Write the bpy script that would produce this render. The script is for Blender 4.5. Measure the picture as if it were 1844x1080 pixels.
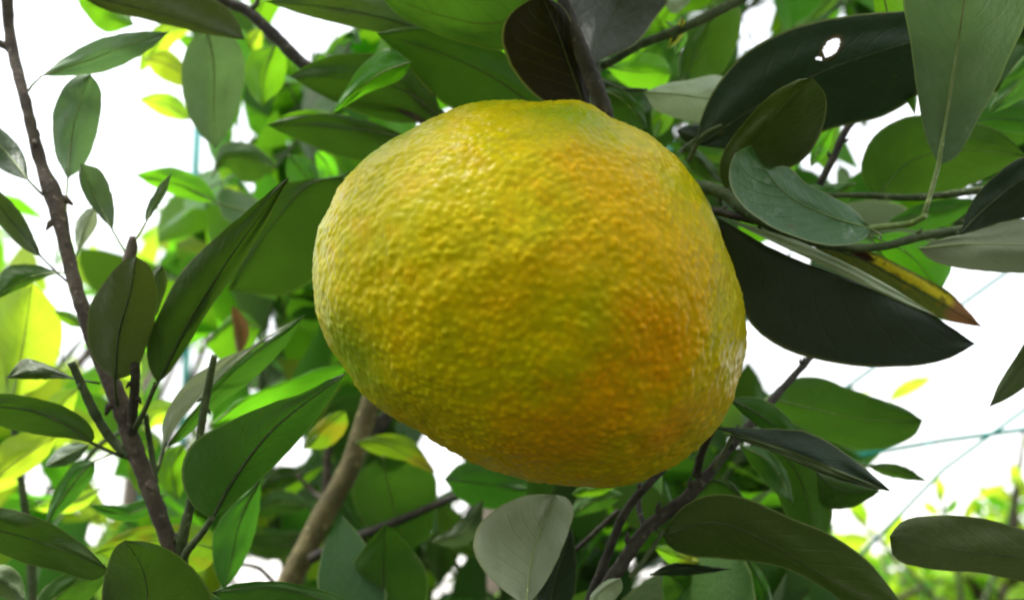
import bpy, bmesh, math, random
import numpy as np
from mathutils import Vector, Matrix, noise, kdtree

# ------------------------------------------------------------------ camera, sky, sun, exposure
for o in list(bpy.data.objects):
    bpy.data.objects.remove(o)
scn = bpy.context.scene
COL = scn.collection
W, H = 1844.0, 1080.0
HFOV = math.radians(60)
F = W / 2 / math.tan(HFOV / 2)                 # focal length in photograph pixels
PITCH = math.radians(20)                       # the photographer looks up into the tree
cam_data = bpy.data.cameras.new("camera")
cam = bpy.data.objects.new("camera", cam_data)
COL.objects.link(cam)
cam_data.sensor_width = 36
cam_data.lens = 18 / math.tan(HFOV / 2)
cam_data.clip_start = 0.01
cam_data.clip_end = 2000
cam.location = (0, 0, 1.5)
cam.rotation_euler = (math.pi / 2 + PITCH, 0, 0)
cam_data.dof.use_dof = True
cam_data.dof.focus_distance = 0.185
cam_data.dof.aperture_fstop = 14
scn.camera = cam

SUN_EL, SUN_AZ = math.radians(62), math.radians(-105)   # azimuth from +Y towards +X
sun_to = Vector((math.cos(SUN_EL) * math.sin(SUN_AZ), math.cos(SUN_EL) * math.cos(SUN_AZ), math.sin(SUN_EL)))
world = bpy.data.worlds.new("World")
scn.world = world
world.use_nodes = True
wn = world.node_tree
bg = wn.nodes["Background"]
sky = wn.nodes.new("ShaderNodeTexSky")
sky.sky_type = 'NISHITA'
sky.sun_disc = False
sky.sun_elevation = SUN_EL
sky.sun_rotation = SUN_AZ
sky.air_density = 2.0
sky.dust_density = 1.5
hsv = wn.nodes.new("ShaderNodeHueSaturation")   # thin white overcast: the blue is washed out
hsv.inputs['Saturation'].default_value = 0.18
wn.links.new(sky.outputs[0], hsv.inputs['Color'])
wn.links.new(hsv.outputs[0], bg.inputs['Color'])
bg.inputs['Strength'].default_value = 0.15
sun_data = bpy.data.lights.new("sun", 'SUN')
sun_data.energy = 1.25
sun_data.angle = math.radians(16)
sun_data.color = (1.0, 0.96, 0.88)
sun = bpy.data.objects.new("sun", sun_data)
COL.objects.link(sun)
sun.location = (0, 0, 6)
sun.rotation_euler = sun_to.to_track_quat('Z', 'Y').to_euler()
scn.view_settings.view_transform = 'Standard'
scn.view_settings.look = 'None'
scn.view_settings.gamma = 1
scn.view_settings.use_curve_mapping = False
scn.view_settings.exposure = 1.54
scn.cycles.use_denoising = True
scn.cycles.filter_width = 2.0
scn.cycles.max_bounces = 10
scn.cycles.transmission_bounces = 8
scn.cycles.diffuse_bounces = 5

CR = Matrix.Rotation(math.pi / 2 + PITCH, 3, 'X')
CO = Vector((0, 0, 1.5))

def at(x, y, d):
    """World point seen at pixel (x, y) of the photograph, d metres in front of the camera."""
    return CO + CR @ Vector(((x - W / 2) / F * d, -(y - H / 2) / F * d, -d))

def pix(p):
    q = CR.transposed() @ (p - CO)
    d = -q.z
    if d < 1e-3:
        return None
    return (W / 2 + q.x / d * F, H / 2 - q.y / d * F, d)

# ------------------------------------------------------------------ materials
def new_mat(name):
    m = bpy.data.materials.new(name)
    m.use_nodes = True
    nt = m.node_tree
    nt.nodes.clear()
    return m, nt, nt.nodes.new("ShaderNodeOutputMaterial")

def N(nt, kind, **kw):
    n = nt.nodes.new(kind)
    for k, v in kw.items():
        setattr(n, k, v)
    return n

def math_n(nt, op, a, b=None, clamp=False):
    n = N(nt, "ShaderNodeMath", operation=op)
    n.use_clamp = clamp
    for i, v in enumerate((a, b)):
        if v is None:
            continue
        if isinstance(v, (int, float)):
            n.inputs[i].default_value = v
        else:
            nt.links.new(v, n.inputs[i])
    return n.outputs[0]

def mix_c(nt, fac, a, b, mode='MIX'):
    n = N(nt, "ShaderNodeMix", data_type='RGBA', blend_type=mode)
    for sock, v in ((n.inputs[0], fac), (n.inputs[6], a), (n.inputs[7], b)):
        if isinstance(v, (int, float)):
            sock.default_value = v
        elif isinstance(v, tuple):
            sock.default_value = (*v, 1)
        else:
            nt.links.new(v, sock)
    return n.outputs[2]

def smooth(nt, v, a, b):
    n = N(nt, "ShaderNodeMapRange", interpolation_type='SMOOTHSTEP')
    nt.links.new(v, n.inputs[0])
    n.inputs[1].default_value = a
    n.inputs[2].default_value = b
    return n.outputs[0]

def leaf_mat(name, top, under, trans, tw, rough_t=0.43, rough_u=0.5, vein=0.5, blotch=None, spec=0.28, dust=0.0, flecks=0.5):
    """Two-sided leaf: upper and lower face colours, light passing through, side veins, pale margin."""
    m, nt, out = new_mat(name)
    L = nt.links
    geo = N(nt, "ShaderNodeNewGeometry")
    uv = N(nt, "ShaderNodeUVMap")
    sep = N(nt, "ShaderNodeSeparateXYZ")
    L.new(uv.outputs[0], sep.inputs[0])
    u, v = sep.outputs[0], sep.outputs[1]
    au = math_n(nt, 'ABSOLUTE', math_n(nt, 'SUBTRACT', u, 0.5))           # 0 midrib .. .5 margin
    tc = N(nt, "ShaderNodeTexCoord")
    oi = N(nt, "ShaderNodeObjectInfo")
    nz = N(nt, "ShaderNodeTexNoise")
    nz.inputs['Scale'].default_value = 60
    nz.inputs['Detail'].default_value = 5
    L.new(tc.outputs['Object'], nz.inputs['Vector'])
    nz2 = N(nt, "ShaderNodeTexNoise")
    nz2.inputs['Scale'].default_value = 420
    nz2.inputs['Detail'].default_value = 3
    L.new(tc.outputs['Object'], nz2.inputs['Vector'])
    # side veins
    warp = math_n(nt, 'MULTIPLY', nz.outputs[0], 0.9)
    s = math_n(nt, 'ADD', math_n(nt, 'SUBTRACT', math_n(nt, 'MULTIPLY', v, 9.0), math_n(nt, 'MULTIPLY', au, 5.0)), warp)
    fr = math_n(nt, 'ABSOLUTE', math_n(nt, 'SUBTRACT', math_n(nt, 'FRACT', s), 0.5))
    vm = math_n(nt, 'SUBTRACT', 1.0, smooth(nt, fr, 0.0, 0.10))
    vm = math_n(nt, 'MULTIPLY', vm, math_n(nt, 'SUBTRACT', 1.0, smooth(nt, au, 0.25, 0.48)))
    margin = smooth(nt, au, 0.472, 0.490)
    rnd = math_n(nt, 'ADD', 0.68, math_n(nt, 'MULTIPLY', oi.outputs['Random'], 0.60))
    mott = math_n(nt, 'ADD', 0.72, math_n(nt, 'MULTIPLY', nz.outputs[0], 0.56))
    val = math_n(nt, 'MULTIPLY', rnd, mott)
    base = mix_c(nt, geo.outputs['Backfacing'], top, under)
    tr = trans
    if blotch == 'yellowing':            # brown tip, brown base and a yellow centre
        vj = math_n(nt, 'ADD', v, math_n(nt, 'MULTIPLY', math_n(nt, 'SUBTRACT', nz.outputs[0], 0.5), 0.22))
        uj = math_n(nt, 'ADD', u, math_n(nt, 'MULTIPLY', math_n(nt, 'SUBTRACT', nz2.outputs[0], 0.5), 0.25))
        t1 = smooth(nt, vj, 0.80, 0.87)
        dv = math_n(nt, 'MULTIPLY', math_n(nt, 'SUBTRACT', vj, 0.27), 9.0)
        du = math_n(nt, 'MULTIPLY', math_n(nt, 'SUBTRACT', uj, 0.30), 3.4)
        sp = math_n(nt, 'SUBTRACT', 1.0, smooth(nt, math_n(nt, 'ADD', math_n(nt, 'MULTIPLY', dv, dv), math_n(nt, 'MULTIPLY', du, du)), 0.25, 0.6))
        yb = math_n(nt, 'SUBTRACT', 1.0, smooth(nt, math_n(nt, 'ABSOLUTE', math_n(nt, 'SUBTRACT', uj, 0.26)), 0.08, 0.22))
        yb = math_n(nt, 'MULTIPLY', yb, smooth(nt, vj, 0.26, 0.36))
        yel = mix_c(nt, yb, (0.13, 0.15, 0.025), (0.62, 0.47, 0.02))
        yel = mix_c(nt, smooth(nt, nz2.outputs[0], 0.56, 0.66), yel, (0.22, 0.17, 0.02))
        br = mix_c(nt, t1, yel, (0.30, 0.13, 0.06))
        br = mix_c(nt, sp, br, (0.04, 0.015, 0.01))
        base = br
        tr = br
    elif blotch == 'patchy':             # yellow patches on a green leaf
        pm = smooth(nt, nz.outputs[0], 0.48, 0.62)
        base = mix_c(nt, pm, base, (0.34, 0.34, 0.02))
        tr = mix_c(nt, pm, trans, (0.50, 0.52, 0.02))
    elif blotch == 'residue':            # whitish dried spray on the upper face
        pm = math_n(nt, 'MULTIPLY', smooth(nt, nz2.outputs[0], 0.52, 0.75), smooth(nt, nz.outputs[0], 0.42, 0.62))
        base = mix_c(nt, math_n(nt, 'MULTIPLY', pm, 0.8), base, (0.42, 0.47, 0.42))
    if dust:
        pm = smooth(nt, nz2.outputs[0], 0.35, 0.8)
        base = mix_c(nt, math_n(nt, 'MULTIPLY', pm, dust), base, (0.36, 0.36, 0.31))
    vo = N(nt, "ShaderNodeTexVoronoi")
    vo.inputs['Scale'].default_value = 150
    L.new(tc.outputs['Object'], vo.inputs['Vector'])
    sepc = N(nt, "ShaderNodeSeparateColor")
    L.new(vo.outputs['Color'], sepc.inputs[0])
    fleck = math_n(nt, 'MULTIPLY', math_n(nt, 'SUBTRACT', 1.0, smooth(nt, vo.outputs['Distance'], 0.06, 0.26)), math_n(nt, 'GREATER_THAN', sepc.outputs[0], 0.80))
    ra_ = N(nt, "ShaderNodeAttribute", attribute_name='rim')
    base = mix_c(nt, math_n(nt, 'MULTIPLY', ra_.outputs['Fac'], 0.8), base, (0.22, 0.12, 0.05))
    base = mix_c(nt, math_n(nt, 'MULTIPLY', fleck, flecks), base, (0.13, 0.11, 0.05))
    pale = (min(1, top[0] * 1.5 + 0.10), min(1, top[1] * 1.2 + 0.12), top[2] * 1.2 + 0.03)
    base = mix_c(nt, math_n(nt, 'MULTIPLY', vm, vein * 0.28), base, pale)
    base = mix_c(nt, math_n(nt, 'MULTIPLY', margin, 0.7), base, (0.30, 0.34, 0.13))
    hs = N(nt, "ShaderNodeHueSaturation")
    hs.inputs['Hue'].default_value = 0.5
    L.new(val, hs.inputs['Value'])
    L.new(math_n(nt, 'ADD', 0.485, math_n(nt, 'MULTIPLY', oi.outputs['Random'], 0.03)), hs.inputs['Hue'])
    L.new(base, hs.inputs['Color'])
    ht = N(nt, "ShaderNodeHueSaturation")
    L.new(math_n(nt, 'MULTIPLY', val, math_n(nt, 'SUBTRACT', 1.0, math_n(nt, 'MULTIPLY', vm, 0.35 * vein))), ht.inputs['Value'])
    L.new(math_n(nt, 'ADD', 0.485, math_n(nt, 'MULTIPLY', oi.outputs['Random'], 0.03)), ht.inputs['Hue'])
    if isinstance(tr, tuple):
        ht.inputs['Color'].default_value = (*tr, 1)
    else:
        L.new(tr, ht.inputs['Color'])
    hgt = math_n(nt, 'ADD', math_n(nt, 'MULTIPLY', vm, 0.16), math_n(nt, 'ADD', math_n(nt, 'MULTIPLY', nz2.outputs[0], 0.6), math_n(nt, 'MULTIPLY', nz.outputs[0], 1.2)))
    bp = N(nt, "ShaderNodeBump")
    bp.inputs['Strength'].default_value = 0.5
    bp.inputs['Distance'].default_value = 0.0012
    L.new(hgt, bp.inputs['Height'])
    p = N(nt, "ShaderNodeBsdfPrincipled")
    L.new(hs.outputs[0], p.inputs['Base Color'])
    L.new(bp.outputs[0], p.inputs['Normal'])
    rg = math_n(nt, 'ADD', rough_t, math_n(nt, 'MULTIPLY', geo.outputs['Backfacing'], rough_u - rough_t))
    L.new(math_n(nt, 'ADD', rg, math_n(nt, 'MULTIPLY', math_n(nt, 'SUBTRACT', nz2.outputs[0], 0.5), 0.25)), p.inputs['Roughness'])
    p.inputs['Specular IOR Level'].default_value = spec
    t = N(nt, "ShaderNodeBsdfTranslucent")
    L.new(ht.outputs[0], t.inputs['Color'])
    mx = N(nt, "ShaderNodeMixShader")
    mx.inputs[0].default_value = tw
    L.new(p.outputs[0], mx.inputs[1])
    L.new(t.outputs[0], mx.inputs[2])
    L.new(mx.outputs[0], out.inputs[0])
    return m

M = {}
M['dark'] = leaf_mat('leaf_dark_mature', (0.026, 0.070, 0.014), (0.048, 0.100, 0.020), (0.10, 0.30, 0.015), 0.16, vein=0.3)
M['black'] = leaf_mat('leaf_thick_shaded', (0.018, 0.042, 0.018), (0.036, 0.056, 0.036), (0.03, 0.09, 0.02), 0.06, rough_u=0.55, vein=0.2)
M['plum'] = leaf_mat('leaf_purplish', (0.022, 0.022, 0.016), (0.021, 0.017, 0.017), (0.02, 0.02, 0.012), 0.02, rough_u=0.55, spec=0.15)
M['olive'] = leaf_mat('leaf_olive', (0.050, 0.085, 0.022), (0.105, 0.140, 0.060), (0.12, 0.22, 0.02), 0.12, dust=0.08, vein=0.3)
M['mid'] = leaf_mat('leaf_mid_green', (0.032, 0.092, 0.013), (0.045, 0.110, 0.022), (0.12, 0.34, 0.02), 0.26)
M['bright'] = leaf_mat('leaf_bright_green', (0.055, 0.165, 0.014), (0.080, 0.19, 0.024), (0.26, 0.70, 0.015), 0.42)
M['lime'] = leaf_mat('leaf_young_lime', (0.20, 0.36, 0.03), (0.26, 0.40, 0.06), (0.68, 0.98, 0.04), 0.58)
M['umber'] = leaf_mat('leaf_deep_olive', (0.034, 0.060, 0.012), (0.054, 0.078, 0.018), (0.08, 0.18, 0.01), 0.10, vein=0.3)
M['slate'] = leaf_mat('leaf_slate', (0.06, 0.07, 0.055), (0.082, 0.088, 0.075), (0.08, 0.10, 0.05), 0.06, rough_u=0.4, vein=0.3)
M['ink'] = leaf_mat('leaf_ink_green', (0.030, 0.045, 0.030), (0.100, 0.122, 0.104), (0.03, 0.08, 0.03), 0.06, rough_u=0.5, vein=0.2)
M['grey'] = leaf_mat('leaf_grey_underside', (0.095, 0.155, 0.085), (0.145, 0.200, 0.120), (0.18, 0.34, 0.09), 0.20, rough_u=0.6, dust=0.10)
M['pale'] = leaf_mat('leaf_pale_and_sky_sheen', (0.42, 0.49, 0.33), (0.40, 0.46, 0.33), (0.46, 0.57, 0.29), 0.22, rough_t=0.42, rough_u=0.55, dust=0.08, flecks=0.12, vein=0.3)  # pale leaves; also paints sky sheen into the colour of glossy upper faces
M['green_top'] = leaf_mat('leaf_sprayed_top', (0.055, 0.15, 0.050), (0.10, 0.18, 0.07), (0.14, 0.40, 0.06), 0.12, rough_t=0.42, blotch='residue', spec=0.5)
M['yellowing'] = leaf_mat('leaf_yellowing', (0.4, 0.3, 0.03), (0.4, 0.3, 0.03), (0.5, 0.4, 0.03), 0.28, blotch='yellowing')
M['patchy'] = leaf_mat('leaf_patchy_yellow', (0.10, 0.19, 0.02), (0.14, 0.22, 0.04), (0.36, 0.72, 0.02), 0.42, blotch='patchy')
M['brown'] = leaf_mat('leaf_dead_brown', (0.20, 0.11, 0.05), (0.20, 0.11, 0.05), (0.25, 0.13, 0.04), 0.25)

def bark_mat(name, c1, c2, rough=0.75, scale=160, bump=0.6):
    m, nt, out = new_mat(name)
    L = nt.links
    tc = N(nt, "ShaderNodeTexCoord")
    nz = N(nt, "ShaderNodeTexNoise")
    nz.inputs['Scale'].default_value = scale
    nz.inputs['Detail'].default_value = 6
    nz.inputs['Roughness'].default_value = 0.65
    L.new(tc.outputs['Object'], nz.inputs['Vector'])
    nb = N(nt, "ShaderNodeTexNoise")
    nb.inputs['Scale'].default_value = scale * 4
    nb.inputs['Detail'].default_value = 3
    L.new(tc.outputs['Object'], nb.inputs['Vector'])
    c = mix_c(nt, smooth(nt, nz.outputs[0], 0.35, 0.68), c1, c2)
    c = mix_c(nt, smooth(nt, nb.outputs[0], 0.62, 0.72), c, tuple(min(1, x * 1.8 + 0.02) for x in c2))
    bp = N(nt, "ShaderNodeBump")
    bp.inputs['Strength'].default_value = bump
    bp.inputs['Distance'].default_value = 0.001
    L.new(math_n(nt, 'ADD', nz.outputs[0], math_n(nt, 'MULTIPLY', nb.outputs[0], 0.5)), bp.inputs['Height'])
    p = N(nt, "ShaderNodeBsdfPrincipled")
    p.inputs['Roughness'].default_value = rough
    L.new(c, p.inputs['Base Color'])
    L.new(bp.outputs[0], p.inputs['Normal'])
    L.new(p.outputs[0], out.inputs[0])
    return m

M['twig'] = bark_mat('bark_brown_twig', (0.060, 0.042, 0.032), (0.125, 0.095, 0.070))
M['green_twig'] = bark_mat('bark_green_twig', (0.045, 0.070, 0.022), (0.10, 0.13, 0.05))
M['dark_twig'] = bark_mat('bark_dark_twig', (0.026, 0.021, 0.016), (0.062, 0.052, 0.038))
M['limb'] = bark_mat('bark_tan_limb', (0.12, 0.095, 0.040), (0.25, 0.20, 0.09), scale=90, bump=1.0)
M['stalk'] = bark_mat('stalk_green', (0.12, 0.19, 0.04), (0.22, 0.30, 0.08), rough=0.5, bump=0.2)
M['rib_dark'] = bark_mat('midrib_dark', (0.045, 0.070, 0.022), (0.075, 0.10, 0.035), rough=0.5, bump=0.2)
M['rib_pale'] = bark_mat('midrib_pale', (0.22, 0.30, 0.10), (0.32, 0.38, 0.17), rough=0.5, bump=0.2)
M['trunk'] = bark_mat('bark_trunk', (0.10, 0.08, 0.06), (0.20, 0.16, 0.12), scale=30)
M['teal'] = bark_mat('teal_painted_steel', (0.006, 0.30, 0.26), (0.010, 0.37, 0.32), rough=0.45, scale=20, bump=0.1)
RIB = {'dark': 'rib_dark', 'black': 'rib_dark', 'plum': 'rib_dark', 'olive': 'rib_dark', 'mid': 'stalk', 'bright': 'stalk', 'lime': 'rib_pale',
       'grey': 'rib_pale', 'pale': 'rib_pale', 'green_top': 'stalk', 'umber': 'rib_dark', 'ink': 'rib_dark', 'slate': 'rib_dark', 'yellowing': 'rib_dark', 'patchy': 'stalk', 'brown': 'rib_dark'}

# ------------------------------------------------------------------ helpers
def empty(name, loc, label=None, cat=None, group=None):
    o = bpy.data.objects.new(name, None)
    o.empty_display_size = 0.01
    COL.objects.link(o)
    o.location = loc
    if label:
        o['label'] = label
    if cat:
        o['category'] = cat
    if group:
        o['group'] = group
    return o

def mesh_obj(name, me, mat, parent=None, origin=None):
    o = bpy.data.objects.new(name, me)
    COL.objects.link(o)
    if mat is not None and not me.materials:
        me.materials.append(mat)
    if parent:
        o.parent = parent
    return o

def cr_spline(pts, n):
    """n points along a Catmull-Rom curve through pts (numpy k x m), even in chord length."""
    P = np.array(pts, float)
    if len(P) == 2:
        t = np.linspace(0, 1, n)[:, None]
        return P[0] * (1 - t) + P[1] * t
    Q = np.vstack([2 * P[0] - P[1], P, 2 * P[-1] - P[-2]])
    dense = []
    for i in range(1, len(Q) - 2):
        p0, p1, p2, p3 = Q[i - 1], Q[i], Q[i + 1], Q[i + 2]
        # centripetal knots
        k = [0.0]
        for a, b in ((p0, p1), (p1, p2), (p2, p3)):
            k.append(k[-1] + max(1e-6, np.linalg.norm((b - a)[:2])) ** 0.5)
        for t in np.linspace(k[1], k[2], 12, endpoint=False):
            A1 = (k[1] - t) / (k[1] - k[0]) * p0 + (t - k[0]) / (k[1] - k[0]) * p1
            A2 = (k[2] - t) / (k[2] - k[1]) * p1 + (t - k[1]) / (k[2] - k[1]) * p2
            A3 = (k[3] - t) / (k[3] - k[2]) * p2 + (t - k[2]) / (k[3] - k[2]) * p3
            B1 = (k[2] - t) / (k[2] - k[0]) * A1 + (t - k[0]) / (k[2] - k[0]) * A2
            B2 = (k[3] - t) / (k[3] - k[1]) * A2 + (t - k[1]) / (k[3] - k[1]) * A3
            dense.append((k[2] - t) / (k[2] - k[1]) * B1 + (t - k[1]) / (k[2] - k[1]) * B2)
    dense.append(P[-1])
    D = np.array(dense)
    s = np.concatenate([[0], np.cumsum(np.linalg.norm(np.diff(D[:, :2], axis=0), axis=1))])
    s /= max(s[-1], 1e-9)
    t = np.linspace(0, 1, n)
    return np.stack([np.interp(t, s, D[:, j]) for j in range(D.shape[1])], 1)

def tube_mesh(name, pts, rad, sides=8, knobby=0.0, rng=None):
    """Closed tapered tube along world points (list of Vector) with per-point radius."""
    bm = bmesh.new()
    rings = []
    n = len(pts)
    ref = Vector((0.31, 0.2, 0.93))
    for i in range(n):
        t = (pts[min(i + 1, n - 1)] - pts[max(i - 1, 0)])
        t = t.normalized() if t.length > 1e-9 else Vector((0, 0, 1))
        a = t.cross(ref)
        if a.length < 1e-3:
            a = t.cross(Vector((1, 0, 0)))
        a.normalize()
        b = t.cross(a)
        r = rad[i]
        ring = []
        for k in range(sides):
            an = 2 * math.pi * k / sides
            rr = r * (1 + (knobby * (rng.random() - 0.5) if knobby else 0))
            ring.append(bm.verts.new(pts[i] + (a * math.cos(an) + b * math.sin(an)) * rr))
        rings.append(ring)
    for i in range(n - 1):
        for k in range(sides):
            f = bm.faces.new((rings[i][k], rings[i][(k + 1) % sides], rings[i + 1][(k + 1) % sides], rings[i + 1][k]))
            f.smooth = True
    bm.faces.new(rings[0][::-1])
    bm.faces.new(rings[-1])
    me = bpy.data.meshes.new(name)
    bm.normal_update()
    bm.to_mesh(me)
    bm.free()
    return me

def twig(parent, pts, widths, mat='twig', name='twig', knobby=0.14, buds=0, seed=1, sides=9):
    """A twig through pixels (x, y, d); widths in photograph pixels at its points."""
    rng = random.Random(seed)
    o0 = parent.location
    P = [(x, y, d, w * d / F / 2) for (x, y, d), w in zip(pts, widths)]
    n = max(6, len(pts) * 6)
    S = cr_spline(P, n)
    wp = [at(a[0], a[1], a[2]) - o0 for a in S]
    rd = [a[3] for a in S]
    rd = [r * (1 + 0.12 * noise.noise(Vector((i * 0.6, seed * 3.1, 0)))) for i, r in enumerate(rd)]
    me = tube_mesh(name, wp, rd, sides, knobby, rng)
    o = mesh_obj(name, me, M[mat], parent)
    for b in range(buds):                        # knobs where leaves have dropped
        i = rng.randrange(2, n - 2)
        t = (wp[i + 1] - wp[i - 1]).normalized()
        side = t.cross(Vector((rng.gauss(0, 1), rng.gauss(0, 1), rng.gauss(0, 1)))).normalized()
        q = [wp[i] + side * rd[i] * 0.5, wp[i] + side * rd[i] * 1.3 + t * rd[i] * 0.3, wp[i] + side * rd[i] * 1.9 + t * rd[i] * 1.1]
        mesh_obj('bud', tube_mesh('bud', q, [rd[i] * 0.6, rd[i] * 0.48, rd[i] * 0.15], 6), M[mat], o)
    return o

LEAF_N = [0]
def leaf(parent, mat, mid, left, right, d=0.2, e=(0.004, 0.004), face='u', tilt=None, bow=0.004, stalk=None, hole=None, rows=26, pk=0.48,
         rib=True, half=5, crinkle=1.0, label=None, mat_name=None, stalk_w=5, wave=0.0):
    """One leaf. mid: midrib pixels base..tip; left/right: the edges' pixels between base and tip, or a width in pixels.
    d: distance of base and tip; e: how far each edge lies behind the midrib; tilt: lean of the blade towards the camera."""
    LEAF_N[0] += 1
    seed = LEAF_N[0]
    rng = random.Random(seed * 7 + 1)
    if isinstance(d, (int, float)):
        d = (d, d)
    if tilt is None:
        tilt = 0.55 if face == 'u' else -0.45
    C = cr_spline(mid, rows)
    T = np.gradient(C, axis=0)
    T /= np.linalg.norm(T, axis=1)[:, None] + 1e-9
    NL = np.stack([T[:, 1], -T[:, 0]], 1)
    t = np.linspace(0, 1, rows)
    prof = np.sin(math.pi * np.clip(t, 0, 1) ** (math.log(0.5) / math.log(pk))) ** 0.85
    ed = []
    for side, s in ((left, 1), (right, -1)):
        if isinstance(side, (int, float)):
            E = C + NL * (s * side * prof)[:, None]
        else:
            E = cr_spline([mid[0]] + list(side) + [mid[-1]], rows)
        sc = 26.0 / rows
        jit = np.array([noise.noise(Vector((i * 0.55 * sc, seed * 1.7, s * 5.3))) for i in range(rows)]) * 1.6 * crinkle
        jit += np.array([abs(math.sin(i * sc * 1.3)) * 0.7 for i in range(rows)]) * crinkle * 0.6
        jit[0] = jit[-1] = 0
        E = E + NL * (s * jit)[:, None]
        ed.append(E)
    cols = 2 * half + 1
    ym = C[:, 1].mean()
    o0 = parent.location
    verts, uvs = [], []
    Lpx = np.linalg.norm(C[-1] - C[0])
    for i in range(rows):
        dc = d[0] + (d[1] - d[0]) * t[i] + bow * math.sin(math.pi * t[i])
        for j in range(cols):
            k = (j - half) / half
            E = ed[0] if k < 0 else ed[1]
            a = abs(k)
            p = C[i] * (1 - a) + E[i] * a
            ee = e[0] if k < 0 else e[1]
            w = np.linalg.norm(E[i] - C[i]) / (Lpx * 0.25 + 1e-6)
            dd = dc + ee * (a ** 1.5) * min(1.3, w)
            dd += wave * math.sin(t[i] * 9 + seed + k) * a
            dd += 0.0016 * noise.noise(Vector((t[i] * 4, k * 2, seed * 2.3)))
            dd += tilt * (p[1] - ym) * dd / F
            verts.append(at(p[0], p[1], dd) - o0)
            uvs.append((0.5 + k / 2, t[i]))
    faces = []
    for i in range(rows - 1):
        for j in range(cols - 1):
            q = (i * cols + j, (i + 1) * cols + j, (i + 1) * cols + j + 1, i * cols + j + 1)
            if hole:
                cx = sum(pix(verts[x] + o0)[0] for x in q) / 4
                cy = sum(pix(verts[x] + o0)[1] for x in q) / 4
                if any(((cx - hx) * math.cos(ha) + (cy - hy) * math.sin(ha)) ** 2 / ra ** 2 + (-(cx - hx) * math.sin(ha) + (cy - hy) * math.cos(ha)) ** 2 / rb ** 2 < 1
                       for hx, hy, ra, rb, ha in hole):
                    continue
            faces.append(q)
    # which way is the upper face turned?
    nrm = Vector((0, 0, 0))
    for q in faces[::7]:
        nrm += (verts[q[1]] - verts[q[0]]).cross(verts[q[3]] - verts[q[0]])
    vc = at(C[rows // 2][0], C[rows // 2][1], d[0]) - CO
    away = nrm.dot(vc) > 0
    if away != (face == 'u'):
        faces = [q[::-1] for q in faces]
    me = bpy.data.meshes.new('leaf')
    me.from_pydata(verts, [], faces)
    if hole:
        rim = me.attributes.new('rim', 'FLOAT', 'POINT')
        vals = []
        for vv in verts:
            q = pix(vv + o0)
            dm = min(math.sqrt(((q[0] - hx) * math.cos(ha) + (q[1] - hy) * math.sin(ha)) ** 2 / ra ** 2 + (-(q[0] - hx) * math.sin(ha) + (q[1] - hy) * math.cos(ha)) ** 2 / rb ** 2) for hx, hy, ra, rb, ha in hole)
            vals.append(max(0.0, min(1.0, (1.55 - dm) / 0.45)))
        rim.data.foreach_set('value', vals)
    me.polygons.foreach_set('use_smooth', [True] * len(me.polygons))
    ul = me.uv_layers.new(name='UVMap')
    for lp in me.loops:
        ul.data[lp.index].uv = uvs[lp.vertex_index]
    ob = mesh_obj('leaf', me, M[mat], parent)
    if label:
        ob['label'] = label
    if rib:
        mp = [verts[i * cols + half] for i in range(rows)]
        wid = [1.0 - 0.75 * x for x in t]
        r0 = stalk_w * d[0] / F / 2 * 0.75
        if stalk:
            sp = at(*stalk) - o0
            b, nx = mp[0], mp[1]
            if (sp - b).dot(b - nx) < 0:
                stalk = None
        if stalk:
            mid_p = b * 0.5 + sp * 0.5 + (b - nx).normalized() * ((sp - b).length * 0.08)
            mp = [sp, mid_p] + mp
            wid = [1.25, 1.1] + wid
        mesh_obj('midrib', tube_mesh('midrib', mp, [r0 * w for w in wid], 6), M[RIB[mat]], ob)
    return ob

# ------------------------------------------------------------------ ground
def ground_mat():
    m, nt, out = new_mat('ground_soil_and_grass')
    L = nt.links
    tc = N(nt, "ShaderNodeTexCoord")
    nz = N(nt, "ShaderNodeTexNoise")
    nz.inputs['Scale'].default_value = 1.3
    nz.inputs['Detail'].default_value = 8
    L.new(tc.outputs['Object'], nz.inputs['Vector'])
    c = mix_c(nt, smooth(nt, nz.outputs[0], 0.4, 0.6), (0.055, 0.040, 0.027), (0.032, 0.050, 0.016))
    p = N(nt, "ShaderNodeBsdfPrincipled")
    p.inputs['Roughness'].default_value = 0.95
    L.new(c, p.inputs['Base Color'])
    L.new(p.outputs[0], out.inputs[0])
    return m
me = bpy.data.meshes.new('ground')
gv, gf = [], []
gx = [-800, -200, -50, -20] + [i * 2 for i in range(-8, 9)] + [20, 50, 200, 800]
for j, y in enumerate(gx):
    for i, x in enumerate(gx):
        gv.append((x, y, 0.04 * noise.noise(Vector((x * 0.4, y * 0.4, 0))) if abs(x) < 30 and abs(y) < 30 else 0))
n = len(gx)
for j in range(n - 1):
    for i in range(n - 1):
        gf.append((j * n + i, j * n + i + 1, (j + 1) * n + i + 1, (j + 1) * n + i))
me.from_pydata(gv, [], gf)
g = mesh_obj('ground', me, ground_mat())
g['kind'] = 'structure'

# ------------------------------------------------------------------ net house frame
def frame_tube(name, a, b, r, parent, sides=10):
    o0 = parent.location
    k = 5
    pts = [a.lerp(b, i / k) - o0 for i in range(k + 1)]
    return mesh_obj(name, tube_mesh(name, pts, [r] * (k + 1), sides), M['teal'], parent)

def pole(x0, y0, x1, y1, d, wpx, parent):
    a, b = at(x0, y0, d), at(x1, y1, d)
    t = (a - b)
    foot = b - t * ((b.z) / t.z) if abs(t.z) > 1e-6 else b
    top = a + t * 0.6
    return frame_tube('post', Vector((foot.x, foot.y, 0)), top, wpx * d / F / 2, parent)

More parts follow.
